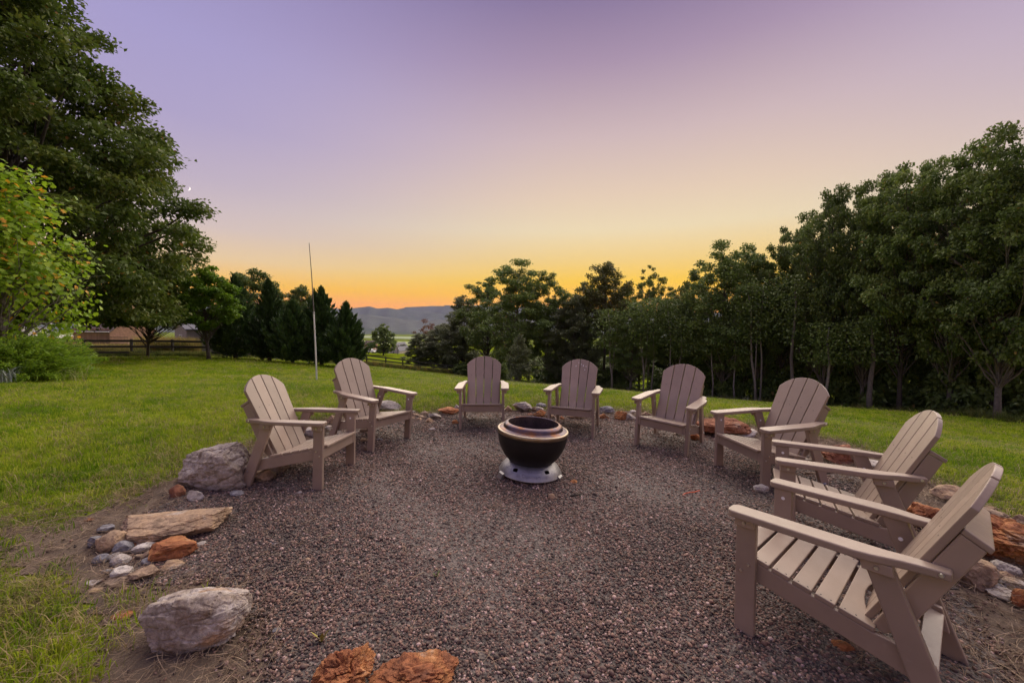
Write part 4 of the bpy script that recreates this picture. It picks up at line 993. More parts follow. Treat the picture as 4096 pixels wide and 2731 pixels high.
def conifer(H, R, nb, per, seed, mat='cedar', upcurve=0.7, leafl=0.16, base=0.25, power=0.85, tips=True, bark='dark', needle_w=0.30, leaders=()):
    r = np.random.default_rng(seed); TV, TF = [], []
    v, f = tube_arrays([(0, 0, -0.4), (0.03, 0, H*0.3), (-0.02, 0.02, H*0.65), (0, 0, H*0.97)], [0.026*H, 0.02*H, 0.011*H, 0.002*H], 8, 0); TV += v; TF += f
    Ps, Ds = [], []
    for j in range(nb):
        t = (j+r.uniform())/nb; z = base+(H*0.97-base)*t
        prof = ((1-t)**power)*(0.55+0.45*min(1, t/0.12)); L = R*prof*r.uniform(0.6, 1.2)+0.03*R
        a = j*2.39996+r.normal(0, 0.25); hd = np.array([math.cos(a), math.sin(a), 0])
        u = upcurve*(0.35+0.9*t); s = np.linspace(0, 1, 5)
        path = [np.array([0, 0, z])+hd*L*x*(1-0.15*x)+np.array([0, 0, L*u*x**1.6]) for x in s]
        if j % 2 == 0:
            v, f = tube_arrays(path, [0.010*L+0.006, 0.008*L+0.004, 0.006*L+0.003, 0.004*L+0.002, 0.002], 4, len(TV), False); TV += v; TF += f
        m = max(10, int(per*(0.25+L/R)))
        x = r.uniform(0.12, 1.0, m)**0.8; pp = np.array([np.interp(x, s, [p[i] for p in path]) for i in range(3)]).T
        side = np.array([-hd[1], hd[0], 0]); wd = (1.15-x)*0.32*L*r.uniform(-1, 1, m)
        d = unit(hd*0.7+np.array([0, 0, 0.35+u])+side*np.sign(wd)[:, None]*0.55+r.normal(0, 0.28, (m, 3)))
        pp = pp+side*wd[:, None]+np.array([0, 0, 1])*(r.normal(0, 0.07, m)*L)[:, None]
        Ps.append(pp); Ds.append(d)
        k = 9; tp = path[-1]+hd*0.02*L; x = r.uniform(-0.25, 0.22, k)     # feathery end of the branch
        Ps.append(tp+(path[-1]-path[-2])*(x*2.2)[:, None]+r.normal(0, 0.03, (k, 3))*L); Ds.append(unit((path[-1]-path[-2])/np.linalg.norm(path[-1]-path[-2])+np.array([0, 0, 0.5])+r.normal(0, 0.2, (k, 3))))
    for lx, ly, lh, lw in leaders:
        m = int(per*3.2); zz = r.uniform(0, 1, m)**1.3; a = r.uniform(0, 6.28, m); rr = (1.02-zz)*lw*r.uniform(0.2, 1, m)
        Ps.append(np.c_[lx+rr*np.cos(a), ly+rr*np.sin(a), lh*(0.62+0.38*zz)]); Ds.append(unit(np.c_[np.cos(a)*0.55, np.sin(a)*0.55, np.ones(m)]))
    # a pointed leader
    m = int(per*1.5); zz = r.uniform(0.84, 1.0, m); a = r.uniform(0, 6.28, m); rr = (1.0-zz)*R*0.9*r.uniform(0, 1, m)
    Ps.append(np.c_[rr*np.cos(a), rr*np.sin(a), zz*H]); Ds.append(unit(np.c_[np.cos(a)*0.45, np.sin(a)*0.45, np.ones(m)]))
    P, D = np.vstack(Ps), np.vstack(Ds); n = len(P); D, W, N = frames(D, r, 0.3)
    L = leafl*r.uniform(0.6, 1.5, n); V, F = kites(P, D, W, N, L, L*needle_w, 0.1)
    tint = np.clip(0.5+0.22*r.normal(size=n), 0, 1)
    return mesh_from('trunk', TV, TF, BARK[bark], True), mesh_from('crown', V, F, LEAF[mat], False, tint)
def ground_at(px, Y):
    d = ray(px, 760); x = d.x/d.y*Y; return Vector((x, Y, tz(x, Y)))
def top_z(px, py, Y): return at_depth(px, py, Y).z

# --- the great oak
def oak():
    g = ground_at(10, 21); H = 26.5
    tr, cr = broadleaf('oak', H, 10.1, 1.8, 400, 175000, 0.25, 'oak', 'dark', 5, 0.5, (0, 0), (0.05, 0.10), 0.12, 0.62, low=2.4, shell=0.48, limbs=0.4, twigs=False,
                       prof=[(0, 0.66), (0.08, 0.88), (0.17, 0.98), (0.3, 0.94), (0.39, 0.84), (0.5, 0.74), (0.6, 0.57), (0.72, 0.40), (0.85, 0.27), (1.0, 0.06)])
    plant('oak_tree', (tr, cr), g, 'towering dark green oak filling the upper corner behind the lime green tree', 'tree', 0.4)
oak()
# --- young tulip tree with big lobed leaves
def lobed_tree():
    g = ground_at(12, 12.6); r = np.random.default_rng(4); H = top_z(20, 395, 12.6)-g.z
    tr, cr0 = broadleaf('t', H, 2.35, 0.75, 70, 400, 0.2, 'lime', 'grey', 9, 0.10, (0, 0), (0.13, 0.2), 0.2, 0.7, taper=0.45, limbs=1.0)
    bpy.data.meshes.remove(cr0)
    nc = 95; D = unit(r.normal(size=(nc, 3))); rr = r.uniform(0, 1, nc)**0.45*(1+0.2*dir_noise(D, 9)); hz = (H-0.75)/2
    C = D*rr[:, None]*np.array([2.3, 2.3, hz]); C[:, :2] *= (1-0.45*np.clip((C[:, 2]+hz)/(2*hz), 0, 1))[:, None]; C[:, 2] += 0.75+hz
    n = 6200; idx = r.integers(0, nc, n); P = C[idx]+r.normal(0, 0.30, (n, 3))*np.array([1, 1, 0.7]); P[:, 2] = np.maximum(P[:, 2], 0.7)
    out = unit(P-np.array([0, 0, H*0.45])); Nn = unit(out*0.8+np.array([0, 0, 0.7])+r.normal(0, 0.5, (n, 3)))
    Dn = unit(np.cross(Nn, r.normal(size=(n, 3)))); Dn = unit(Dn+np.array([0, 0, -0.5])-0*Nn); W = unit(np.cross(Dn, Nn)); Nn = np.cross(W, Dn)
    shape = np.array([(0, -0.5), (0.22, -0.42), (0.50, -0.22), (0.30, -0.02), (0.44, 0.26), (0.20, 0.22), (0.0, 0.5), (-0.20, 0.22), (-0.44, 0.26), (-0.30, -0.02), (-0.50, -0.22), (-0.22, -0.42)])
    L = 0.155*r.uniform(0.6, 1.25, n); k = len(shape)
    V = P[:, None, :]+(W[:, None, :]*shape[None, :, 0, None]+Dn[:, None, :]*shape[None, :, 1, None]+Nn[:, None, :]*(0.25*np.abs(shape[None, :, 0, None])))*L[:, None, None]
    tint = np.clip(0.42+0.2*r.normal(size=n), 0, 0.83); tint[r.uniform(size=n) < 0.05] = r.uniform(0.9, 1.0)
    cr = mesh_from('crown', V.reshape(-1, 3), np.arange(n*k).reshape(n, k), LEAF['lime'], False, tint)
    plant('young_tulip_tree', (tr, cr), g, 'lime green young tree with lobed leaves, some turned orange, above the spreading juniper', 'tree')
lobed_tree()
# --- spreading juniper and its grey neighbour
def spreading_shrub():
    g = ground_at(30, 11.6); r = np.random.default_rng(8); TV, TF, Ps, Ds = [], [], [], []
    for j in range(400):
        a = r.uniform(0, 6.28); L = r.uniform(0.5, 1.75); hd = np.array([math.cos(a), math.sin(a), 0]); up = r.uniform(0.25, 1.25)*(1.35-0.3*L)
        z0 = r.uniform(0.0, 0.25); s = np.linspace(0, 1, 5); o = r.normal(0, 0.25, 2)
        path = [np.array([o[0], o[1], z0])+hd*L*x+np.array([0, 0, up*x**0.8-0.22*L*x*x]) for x in s]
        if j % 2 == 0:
            v, f = tube_arrays(path, [0.016, 0.013, 0.01, 0.006, 0.003], 4, len(TV), False); TV += v; TF += f
        m = 170; x = r.uniform(0.2, 1.04, m); pp = np.array([np.interp(x, s, [p[i] for p in path]) for i in range(3)]).T+r.normal(0, 0.05, (m, 3))
        Ps.append(pp); Ds.append(unit(hd*0.9+np.array([0, 0, 0.15])+r.normal(0, 0.35, (m, 3))))
    P, D = np.vstack(Ps), np.vstack(Ds); n = len(P); P[:, 2] = np.maximum(P[:, 2], 0.03); D, W, N = frames(D, r)
    L = 0.11*r.uniform(0.6, 1.4, n); V, F = kites(P, D, W, N, L, L*0.22, 0.1)
    root = empty('spreading_juniper', g); tag(root, 'low spreading bright green juniper bush beneath the lime green tree', 'shrub')
    link('stems', mesh_from('stems', TV, TF, BARK['dark']), root)
    link('foliage', mesh_from('foliage', V, F, LEAF['juniper'], False, np.clip(0.3+0.4*r.normal(size=n)*0.5+0.25, 0, 1)), root)
spreading_shrub()
# --- small trees along the fence
tr, cr = broadleaf('crab', 5.6, 3.3, 2.5, 110, 22000, 0.16, 'oak2', 'dark', 21, 0.12, (0.8, 0), (0.10, 0.17), 0.25, 0.7)
plant('fence_tree', (tr, cr), ground_at(335, 30.5), 'dark small tree with a crooked forked trunk in front of the fence', 'tree', 0.3)
tr, cr = broadleaf('bright', 7.2, 2.4, 2.3, 80, 16000, 0.20, 'bright', 'dark', 33, 0.13, (-0.3, 0), (0.12, 0.2), 0.28, 0.6)
plant('fence_tree', (tr, cr), ground_at(478, 29.0), 'bright green small tree with straight dark trunk in front of the grey shed', 'tree', 0.0)
# --- row of cedars
for i, (px, topy, Y, wpx, lab) in enumerate([
    (540, 632, 33.5, 130, 'broad dark cedar next to the bright green small tree'),
    (618, 640, 33.0, 95, 'cedar with a sharp single tip before the round-topped oak'),
    (672, 690, 32.0, 110, 'shorter dark cedar just beside the thin metal mast'),
    (738, 658, 33.0, 120, 'cedar with twin feathery tips right behind the mast'),
    (795, 694, 31.5, 100, 'last dark cedar of the row, next to the open valley view')]):
    g = ground_at(px, Y); H = top_z(px, topy, Y)-g.z; R_ = wpx*px_size(g)/2*1.3
    tr, cr = conifer(H, R_, 170, 105, 60+i, leafl=0.32, upcurve=0.8, power=1.0, leaders=[(0.55, 0, H*0.97, 0.4), (-0.45, 0.1, H*0.9, 0.4)] if i == 3 else ([(-0.9, 0.2, H*0.93, 0.5)] if i == 0 else []))
    plant('cedar_tree', (tr, cr), g, lab, 'tree', i*1.3, group='row of cedars along the fence')
    if i == 3:   # second leader
        pass
g = ground_at(575, 46); H = top_z(575, 612, 46)-g.z
round_oak = broadleaf('o', H, 4.2, 2.5, 100, 20000, 0.26, 'forest', 'dark', 71, 0.2, (0, 0), (0.09, 0.16), 0.25, 0.7)
plant('deciduous_tree', round_oak, g, 'dark leafy treetop rising behind the broad cedar', 'tree', 0.5)
g = ground_at(692, 52); H2 = top_z(692, 650, 52)-g.z
plant('deciduous_tree', round_oak, g, 'round leafy treetop between two cedar tips, orange sky showing through', 'tree', 2.2, (0.75, 0.75, H2/H))

# --- the wood
PROTO = []
for i, (lm, bk, tp, ir) in enumerate([('forest', 'grey', 0.25, 0.3), ('forest', 'dark', 0.35, 0.35), ('grey', 'dark', 0.2, 0.25), ('forest', 'pale', 0.15, 0.4), ('forest', 'grey', 0.4, 0.3)]):
    PROTO.append(broadleaf('w%d' % i, 16.0, 4.3, (3.8, 4.6, 0.8, 6.0, 3.0)[i], (165, 145, 190, 105, 170)[i], (31000, 28000, 46000, 16500, 32000)[i], 0.225, lm, bk, 200+i, 0.19, (0.3, 0.2), (0.058, 0.125), ir, 0.72, limbs=0.6, shell=0.55))
BUSHP = broadleaf('bush', 3.0, 1.9, 0.05, 60, 11000, 0.17, 'forest', 'dark', 230, 0.04, (0, 0), (0.13, 0.24), 0.3, 0.8, prof=[(0, 0.9), (0.3, 1.0), (0.6, 0.8), (0.85, 0.5), (1, 0.1)])
PINE = broadleaf('pine', 16.0, 3.5, 8.0, 150, 17000, 0.22, 'pine', 'pine', 240, 0.2, (0.2, 0), (0.10, 0.16), 0.14, 0.6, shell=0.6, prof=[(0, 0.55), (0.2, 0.9), (0.45, 1.0), (0.7, 0.85), (0.88, 0.55), (1, 0.1)])
def wood_tree(px, topy, Y, wpx, proto, label, group=None, rz=None, name='wood_tree'):
    g = ground_at(px, Y); H = top_z(px, topy, Y)-g.z; R_ = wpx*px_size(g)/2
    base = 16.0 if proto is not BUSHP else 3.0; rb = 4.3 if proto is not BUSHP else 1.9
    if proto is PINE: rb = 3.5
    plant(name, proto, g, label, 'tree' if proto is not BUSHP else 'shrub', random.uniform(0, 6.28) if rz is None else rz, (R_/rb, R_/rb, H/base), group)
W_ = 'trees at the edge of the wood'
for px, ty, Y, w, p, lab in [
    (966, 762, 78, 78, 2, 'low rounded tree at the end of the wood beside the white gabled building'),
    (1018, 738, 77, 100, 2, 'dull green tree next in the wood from the white gabled building'),
    (1066, 672, 73, 120, 2, 'dark tree with a small twig tuft against the orange sky'),
    (1118, 628, 62, 130, 1, 'tree with a stepped outline at the shoulder of the tallest mid-wood crown'),
    (1190, 586, 52, 170, 4, 'tallest dark domed tree behind the straight-facing armchair'),
    (1262, 618, 51, 120, 0, 'spiky topped tree between the domed tree and the pine'),
    (1318, 668, 48, 120, 2, 'lower dark tree at the foot of the round-headed pine'),
    (1492, 603, 46, 95, 3, 'airy narrow tree with open branches beside the round-headed pine'),
    (1452, 690, 43, 120, 0, 'shorter full tree beneath the airy narrow one'),
    (1545, 650, 43, 110, 1, 'dark tree between the airy narrow tree and the next full crown'),
    (1662, 538, 40, 190, 4, 'full rounded tree behind the armchair by the wide red boulder'),
    (1745, 575, 39, 120, 0, 'leafy tree on the slope of the skyline between two taller crowns'),
    (1800, 506, 37, 120, 1, 'tree with ragged top where the skyline steps up'),
    (1893, 418, 33, 150, 0, 'tall feathery tree at the big step of the skyline'),
    (1985, 396, 31, 170, 4, 'tall tree with pink sky showing through its crown'),
    (2078, 348, 28, 200, 1, 'large tree with bushy green limbs low on its trunk'),
    (2185, 328, 26, 210, 0, 'very tall tree next to the edge tree of the wood'),
    (2300, 252, 23, 260, 4, 'tallest tree of all, cut by the edge of the picture'),
    (2400, 300, 21.5, 220, 1, 'tree half outside the picture with drooping low limbs')]:
    wood_tree(px, ty, Y, w*1.12, PROTO[p], lab, W_)
for px, ty, Y, w, p, lab in [
    (1348, 640, 53, 120, 1, 'dark tree filling the gap just before the round-headed pine'), (1432, 652, 52, 110, 0, 'tree between the round-headed pine and the airy narrow tree'),
    (1590, 612, 45, 110, 0, 'pointed tree at the shoulder of the full rounded crown'), (1712, 556, 43, 120, 1, 'tree just behind the full rounded crown on its taller side'),
    (1850, 468, 38, 120, 4, 'tree rising between the ragged top and the tall feathery tree'), (1940, 418, 35, 130, 1, 'tree between the tall feathery tree and the pink-lit crown'),
    (2035, 378, 32, 140, 0, 'tree between the pink-lit crown and the large bushy-limbed tree'), (2130, 342, 30, 150, 4, 'tree behind the large bushy-limbed tree, level with its top'), (2245, 298, 27, 170, 1, 'tree filling the skyline just before the tallest tree')]:
    wood_tree(px, ty, Y, w*1.1, PROTO[p], lab, W_)
wood_tree(1388, 598, 49, 135, PINE, 'round-headed pine standing above the wood', W_, name='pine_tree')
# trees deeper in, which only show as dark trunks and leaves between the others
for i in range(38):
    px = 1085+i*35.5+random.uniform(-14, 14); t = (px-1000)/1400
    Y = (64-38*t)+random.uniform(2.5, 14); edge = np.interp(px, [1000, 1190, 1400, 1662, 1893, 2300, 2450], [740, 640, 680, 610, 510, 350, 330])
    wood_tree(px, edge+random.uniform(110, 190), Y, random.uniform(90, 150)*(1+t*0.7), PROTO[random.choice([0, 1, 1, 3, 4])], 'dark tree deep inside the wood, half hidden by the front rows', 'inner trees of the wood')
# undergrowth along the front of the wood
for i, (px, ty, Yo, w, lab) in enumerate([(1062, 832, 10, 46, 'pale bushy clump by the end of the fence'), (1130, 822, 1, 80, 'dark bush under the stepped tree'), (1290, 815, 1, 110, 'dark bush behind the gap between the middle armchairs'),
    (1420, 842, 0, 90, 'low bush by thin trunks behind the speckled armchair'), (1555, 835, 1, 110, 'leafy bush near the pair of pale trunks'), (1640, 820, 1, 120, 'thicket bush over the armchair by the wide red boulder'),
    (1790, 800, 1.5, 130, 'leafy bush behind the armchair with the white rock'), (1945, 830, 0.5, 120, 'low leafy bush right of the pale thin trunk'), (2060, 770, 1, 170, 'big leafy bush of low oak limbs'), (2170, 830, 1, 150, 'dark bush at the wood floor behind the second closest armchair'), (2290, 760, 1, 190, 'wide bush with flat sprays at the picture edge')]):
    t = (px-1000)/1400; Y = (60-38.5*max(t, 0)**0.9)+Yo
    wood_tree(px, ty, Y, w*1.2, BUSHP, lab, 'bushes at the foot of the wood', name='wood_bush')
# sapling in front of the wood
g = ground_at(1196, 41); H = top_z(1196, 762, 41)-g.z
plant('sapling', broadleaf('sap', H, 1.75, 0.7, 70, 9000, 0.15, 'grey', 'grey', 260, 0.05, (0, 0), (0.09, 0.17), 0.3, 0.9, prof=[(0, 0.7), (0.15, 1), (0.4, 0.85), (0.65, 0.5), (0.85, 0.25), (1, 0.04)]), g, 'pale grey green sapling with a pointed top in front of the dark wood', 'tree', 0.2)
# slim pale trunks at the edge of the wood
for px, base_y, topy, Y, w, lab, ln in [
    (1482, 905, 745, 41, 0.09, 'slim pale double trunk behind the gap before the red-boulder armchair', 0.6),
    (1500, 905, 740, 41, 0.07, 'slim pale trunk close beside the double one', -0.2),
    (1548, 900, 735, 40, 0.06, 'thin curved bare trunk with a side twig', 0.7),
    (1741, 930, 720, 36, 0.10, 'pale leaning trunk, first of the pair above the white-rock armchair', 1.0),
    (1752, 930, 705, 36, 0.075, 'straight pale trunk beside the leaning one', 0.2),
    (1823, 940, 700, 33, 0.13, 'stout grey trunk with a straight stem near the white-rock armchair top', 0.0),
    (1693, 915, 770, 38, 0.08, 'brown thin trunk between bush and leaning pale trunk', 0.3),
    (2007, 955, 800, 28.5, 0.16, 'thick grey trunk standing at the lawn edge under low oak limbs', 0.05),
    (1907, 945, 810, 30.5, 0.10, 'grey trunk at the lawn edge beyond the armchair cap', 0.1),
    (1560, 908, 790, 40, 0.06, 'thin dark stem by the lawn edge', -0.3),
    (1408, 895, 760, 43, 0.10, 'forked grey trunk behind the speckled armchair', 0.5),
    (1640, 915, 760, 39, 0.07, 'faint brown trunk in the thicket', 0.2)]:
    g = ground_at(px, Y); H = top_z(px, topy, Y)-g.z+2.0
    pts = [(ln*0.0+0.06*math.sin(k*1.7+px), 0, -0.3) if k == 0 else (-ln*k/5+0.10*math.sin(k*1.9+px), 0.06*math.cos(k*2.1+px), H*k/5) for k in range(6)]
    TV, TF = tube_arrays(pts, [w*1.25, w, w*0.9, w*0.75, w*0.55, w*0.3], 8)
    if px in (1482, 1408, 1741):
        v, f = tube_arrays([pts[1], (pts[2][0]+0.45, 0.1, pts[2][2]), (pts[4][0]+0.8, 0.2, pts[4][2])], [w*0.7, w*0.6, w*0.35], 6, len(TV)); TV += v; TF += f
    root = empty('slim_tree', g); tag(root, lab, 'tree', 'slim trunks at the edge of the wood')
    link('trunk', mesh_from('trunk', TV, TF, BARK['pale' if w < 0.11 else 'grey'], True), root)
    r = np.random.default_rng(int(px)); n = 1500; P = np.c_[r.normal(0, 0.9, n), r.normal(0, 0.9, n), r.uniform(H*0.55, H*1.05, n)]+np.array([-ln*0.8, 0, 0])
    D, W, N = frames(r.normal(size=(n, 3)), r, 0.8); L = 0.22*r.uniform(0.6, 1.3, n); V, F = kites(P, D, W, N, L, L*0.6)
    link('crown', mesh_from('crown', V, F, LEAF['forest'], False, np.clip(0.5+0.2*r.normal(size=n), 0, 0.9)), root)
# the tree with reddening twigs at the end of the wood
g = ground_at(978, 84); H = top_z(978, 730, 84)-g.z
plant('wood_tree', broadleaf('red', H, 3.0, 3.5, 26, 2600, 0.26, 'red', 'grey', 280, 0.12, (0, 0), (0.12, 0.2), 0.3, 0.8), g, 'half bare tree with reddish leaves at the end of the wood', 'tree')
g = ground_at(880, 172); H = top_z(880, 742, 172)-g.z
plant('deciduous_tree', broadleaf('lone', H, 6.2, 1.0, 110, 13000, 0.6, 'forest', 'dark', 290, 0.3, (0, 0), (0.09, 0.15), 0.3, 0.7), g, 'lone dark tree behind the parked white vehicles', 'tree', 1.0)

# ------------------------------------------------------------------ fence
M['fence'] = simple('black_stained_wood', (0.018, 0.015, 0.014), 0.7, 0, 0.4, 6, 0.4, 60, 0.004)
def fence():
    fp = [(-60, 31), (70, 32), (191, 33), (301, 34), (395, 35), (480, 36), (553, 37.5), (612, 39.5), (668, 42), (720, 45), (768, 48.5), (808, 51.5), (842, 54), (886, 57), (925, 60), (962, 62.5), (997, 65), (1028, 67.5), (1056, 70)]
    P = [ground_at(px, Y) for px, Y in fp]
    root = empty('fence', P[0]); tag(root, 'long black wooden rail fence crossing behind the lawn and the cedars', 'fence')
    inv = Matrix.Translation(-P[0])
    post = boxm('post', (-0.07, -0.07, -0.3), (0.08, 0.08, 1.62), M['fence'], 0.01)
    for i, p in enumerate(P):
        link('post', post, root, p-P[0])
    for a, b_ in zip(P[:-1], P[1:]):
        d = b_-a; L = d.length; rail = boxm('rail', (0, -0.02, -0.095), (1, 0.02, 0.095), M['fence'])
        for h in (0.46, 0.96, 1.46):
            o = link('rail', rail, root, a-P[0]+Vector((0, 0, h))+Vector((d.y, -d.x, 0)).normalized()*0.09); o.rotation_euler = d.to_track_quat('X', 'Z').to_euler(); o.scale = (L, 1, 1)
fence()

# ------------------------------------------------------------------ mast
def mast():
    g = on_ground(728, 874); top = at_depth(710, 558, g.y)
    d = top-g
    pts = [Vector((0, 0, -0.3)), d*0.25+Vector((0.02, 0, 0)), d*0.5+Vector((0.03, 0, 0)), d*0.75+Vector((0.03, 0, 0)), d]
    root = empty('antenna_mast', g); tag(root, 'tall thin metal antenna mast standing in the lawn before the cedars', 'antenna')
    V, F = tube_arrays(pts[:3], [0.036, 0.034, 0.030], 8); link('pole', mesh_from('pole', V, F, simple('galvanised', (0.62, 0.62, 0.66), 0.45, 0.4, 0.25, 3)), root)
    V, F = tube_arrays([pts[2]-d*0.01, pts[3], pts[4]], [0.022, 0.017, 0.012], 6); link('whip', mesh_from('whip', V, F, simple('dark_whip', (0.10, 0.09, 0.09), 0.5, 0.3)), root)
    V, F = tube_arrays([pts[2]-d*0.012, pts[2]+d*0.004], [0.042, 0.036], 8); link('collar', mesh_from('collar', V, F, simple('collar', (0.3, 0.3, 0.32), 0.5, 0.5)), root)
mast()

# ------------------------------------------------------------------ buildings
def gable_house(name, loc, rz, w, dpt, wall_h, rise, wall_m, roof_m, label, over=0.35, siding=None, board_m=None, windows=(), door=None, ridge='x'):
    """w along x, dpt along y; ridge along 'x' or 'y'"""
    root = empty(name, loc, (0, 0, rz)); tag(root, label, 'building')
    if ridge == 'x': ol = [(0, -3), (dpt, -3), (dpt, wall_h), (dpt/2, wall_h+rise), (0, wall_h)]; body = prism('wall', ol, 'x', 0, w, wall_m, 0)
    else: ol = [(0, -3), (w, -3), (w, wall_h), (w/2, wall_h+rise), (0, wall_h)]; body = prism('wall', ol, 'y', 0, dpt, wall_m, 0)
    wl_ = link('wall', body, root)
    half = (dpt if ridge == 'x' else w)/2; sl = rise/half
    for s in (0, 1):
        a = (-over if s == 0 else 2*half+over); za = wall_h-over*sl
        ol = [(a, za+0.02), (half, wall_h+rise+0.02), (half, wall_h+rise+0.16), (a, za+0.16)]
        me = prism('roof', ol, 'x' if ridge == 'x' else 'y', -over, (w if ridge == 'x' else dpt)+over, roof_m, 0)
        link('roof', me, root)
    return root, wl_
def window(parent, c, ax, w, h, frame_m, glass_m):
    """c centre on wall; ax 'x' = wall faces -y (window spans x), 'y' = faces -x (window spans y)"""
    def bx(a0, a1, z0, z1, d0, d1, nm, m_):
        lo, hi = ((c[0]+a0, c[1]-d1, c[2]+z0), (c[0]+a1, c[1]-d0, c[2]+z1)) if ax == 'x' else ((c[0]-d1, c[1]+a0, c[2]+z0), (c[0]-d0, c[1]+a1, c[2]+z1))
        return boxm(nm, lo, hi, m_)
    t = 0.09
    f = link('window', bx(-w/2-t, w/2+t, -h/2-t, h/2+t, 0.005, 0.05, 'window', frame_m), parent)
    for z0, z1 in ((-h/2, -t/4), (t/4, h/2)): link('pane', bx(-w/2, w/2, z0, z1, 0.052, 0.06, 'pane', glass_m), f)
    return f
M['wwhite'] = simple('white_paint', (0.74, 0.73, 0.72), 0.6, 0, 0.05, 3); M['glass'] = simple('dark_glass', (0.03, 0.03, 0.035), 0.08, 0, 0.1, 3)
M['cream'] = simple('cream_siding', (0.46, 0.41, 0.38), 0.7, 0, 0.06, 2); M['logs'] = simple('brown_siding', (0.21, 0.115, 0.08), 0.8, 0, 0.3, 4, 0.3, 40); M['brownroof'] = simple('brown_shingle', (0.09, 0.065, 0.058), 0.9, 0, 0.25, 8, 0.5, 30, 0.02)
M['metalroof'] = simple('metal_roof', (0.17, 0.17, 0.20), 0.8, 0.0, 0.08, 3); M['greyboard'] = simple('grey_weathered_board', (0.30, 0.27, 0.26), 0.85, 0, 0.2, 5, 0.4, 50); M['deck'] = simple('deck_wood', (0.25, 0.15, 0.10), 0.8, 0, 0.2, 6)
def houses():
    # brown sided house
    p = at_depth(168, 775, 56); g = Vector((p.x, p.y, 0)); g.z = at_depth(251, 790, 56).z
    eave = at_depth(251, 761, 56).z-g.z; w = at_depth(252, 760, 56).x-p.x
    root, wl_ = gable_house('brown_house', g, 0, w, 7.0, eave, 2.6, M['logs'], M['brownroof'], 'brown sided house with dark brown roof behind the fence', 0.3)
    n = 14
    log_me = prism('siding_board', [(-0.045, 0), (0, 0), (0, 0.19), (-0.02, 0.19)], 'x', 0, w, M['logs'], 0)
    for i in range(n): link('siding_board', log_me, wl_, (0, -0.003, -0.6+i*0.2))
    link('gutter', boxm('gutter', (-0.3, -0.47, eave-0.12), (w+0.3, -0.36, eave-0.02), M['wwhite']), root)
    # wooden deck beside it
    a = at_depth(253, 790, 56); b_ = at_depth(292, 790, 56)
    root = empty('wooden_deck', (a.x+0.1, a.y, a.z)); tag(root, 'brown wooden deck with railing beside the brown house', 'deck')
    L = b_.x-a.x; zt = at_depth(253, 773, 56).z-a.z
    link('platform', boxm('platform', (0, 0, zt-1.15), (L, 3, zt-0.95), M['deck']), root)
    link('top_rail', boxm('top_rail', (0, -0.05, zt-0.06), (L, 0.05, zt), M['deck']), root)
    bal = boxm('baluster', (-0.03, -0.03, zt-0.945), (0.03, 0.03, zt-0.065), M['deck'])
    for i in range(13): link('baluster', bal, root, (L*i/12, 0, 0))
    for x in (0.1, L-0.1): link('post', boxm('post', (-0.08, 0.1, -2), (0.08, 0.26, zt-1.155), M['deck']), root, (x, 0, 0))
    # white house porch
    a = at_depth(60, 778, 42); b_ = at_depth(116, 772, 42)
    root = empty('white_house', (a.x-6, a.y, a.z)); tag(root, 'white house with railed porch behind the lime green tree', 'building')
    L = b_.x-a.x+6; top = at_depth(110, 700, 42).z-a.z; zr = at_depth(110, 752, 42).z-a.z; zf = at_depth(110, 771, 42).z-a.z
    xr = at_depth(70, 760, a.y+8).x-(a.x-6); link('wall', boxm('wall', (xr-9, 2.2, -2), (xr, 8, top), M['wwhite']), root)
    link('porch_floor', boxm('porch_floor', (0, -0.1, zf-0.3), (L, 2.19, zf), M['wwhite']), root)
    link('skirting', boxm('skirting', (0.1, 0.0, -2), (L-0.1, 2.1, zf-0.31), M['deck']), root)
    link('porch_roof', boxm('porch_roof', (-3.3, -0.4, top), (L+0.3, 2.5, top+0.25), M['brownroof']), root)
    for x in (L-2.6, L-0.12): link('porch_post', boxm('porch_post', (-0.1, -0.02, zf+0.003), (0.1, 0.18, top-0.003), M['wwhite']), root, (x, 0, 0))
    link('handrail', boxm('handrail', (0, 0.04, zr-0.07), (L-0.23, 0.12, zr), M['wwhite']), root)
    bal = boxm('baluster', (-0.03, 0.05, zf+0.004), (0.03, 0.11, zr-0.072), M['wwhite'])
    for i in range(18):
        if L-0.4-i*0.16 > 0: link('baluster', bal, root, (L-0.4-i*0.16, 0, 0))
    # grey board shed
    c = at_depth(429, 812, 44); e = at_depth(498, 812, 46.5)
    d = (e-c); d.z = 0; rz = math.atan2(d.y, d.x); hgt = at_depth(429, 757, 44).z-c.z
    root, wl_ = gable_house('grey_shed', c, rz, d.length, 3.2, hgt, 0.75, M['greyboard'], M['metalroof'], 'grey shed of upright weathered boards behind the fence', 0.2)
    n = int(d.length/0.2)
    for nm_w, k in (('board', n),):
        bme = boxm('board', (0.006, -0.028, -1.5), (0.185, -0.003, hgt-0.02), M['greyboard'])
        for i in range(k): link('board', bme, wl_, (i*0.2, -0.004*(i % 2), 0))
    window(root, (0, 1.5, hgt*0.62), 'y', 0.6, 0.7, M['wwhite'], M['glass'])
    # white gabled building
    c = at_depth(895, 819.5, 200); hgt = at_depth(895, 804, 200).z-c.z; w = at_depth(919, 820, 200).x-c.x
    root, wl_ = gable_house('white_garage', c, rad(-12), w, 11, hgt, at_depth(906, 787.5, 200).z-c.z-hgt, M['cream'], M['metalroof'], 'small pale gabled building with blue grey roof beyond the fence', 0.4, ridge='y')
    window(root, (w*0.42, -0.002, hgt*0.55), 'x', 0.75, 1.5, M['wwhite'], M['glass'])
    link('door', boxm('door', (w*0.80, -0.06, -0.2), (w*0.97, -0.004, 2.1), M['wwhite']), root)
    for x in (-0.02, w-0.10): link('corner_trim', boxm('corner_trim', (x, -0.03, -1), (x+0.12, -0.002, hgt-0.01), M['wwhite']), root)
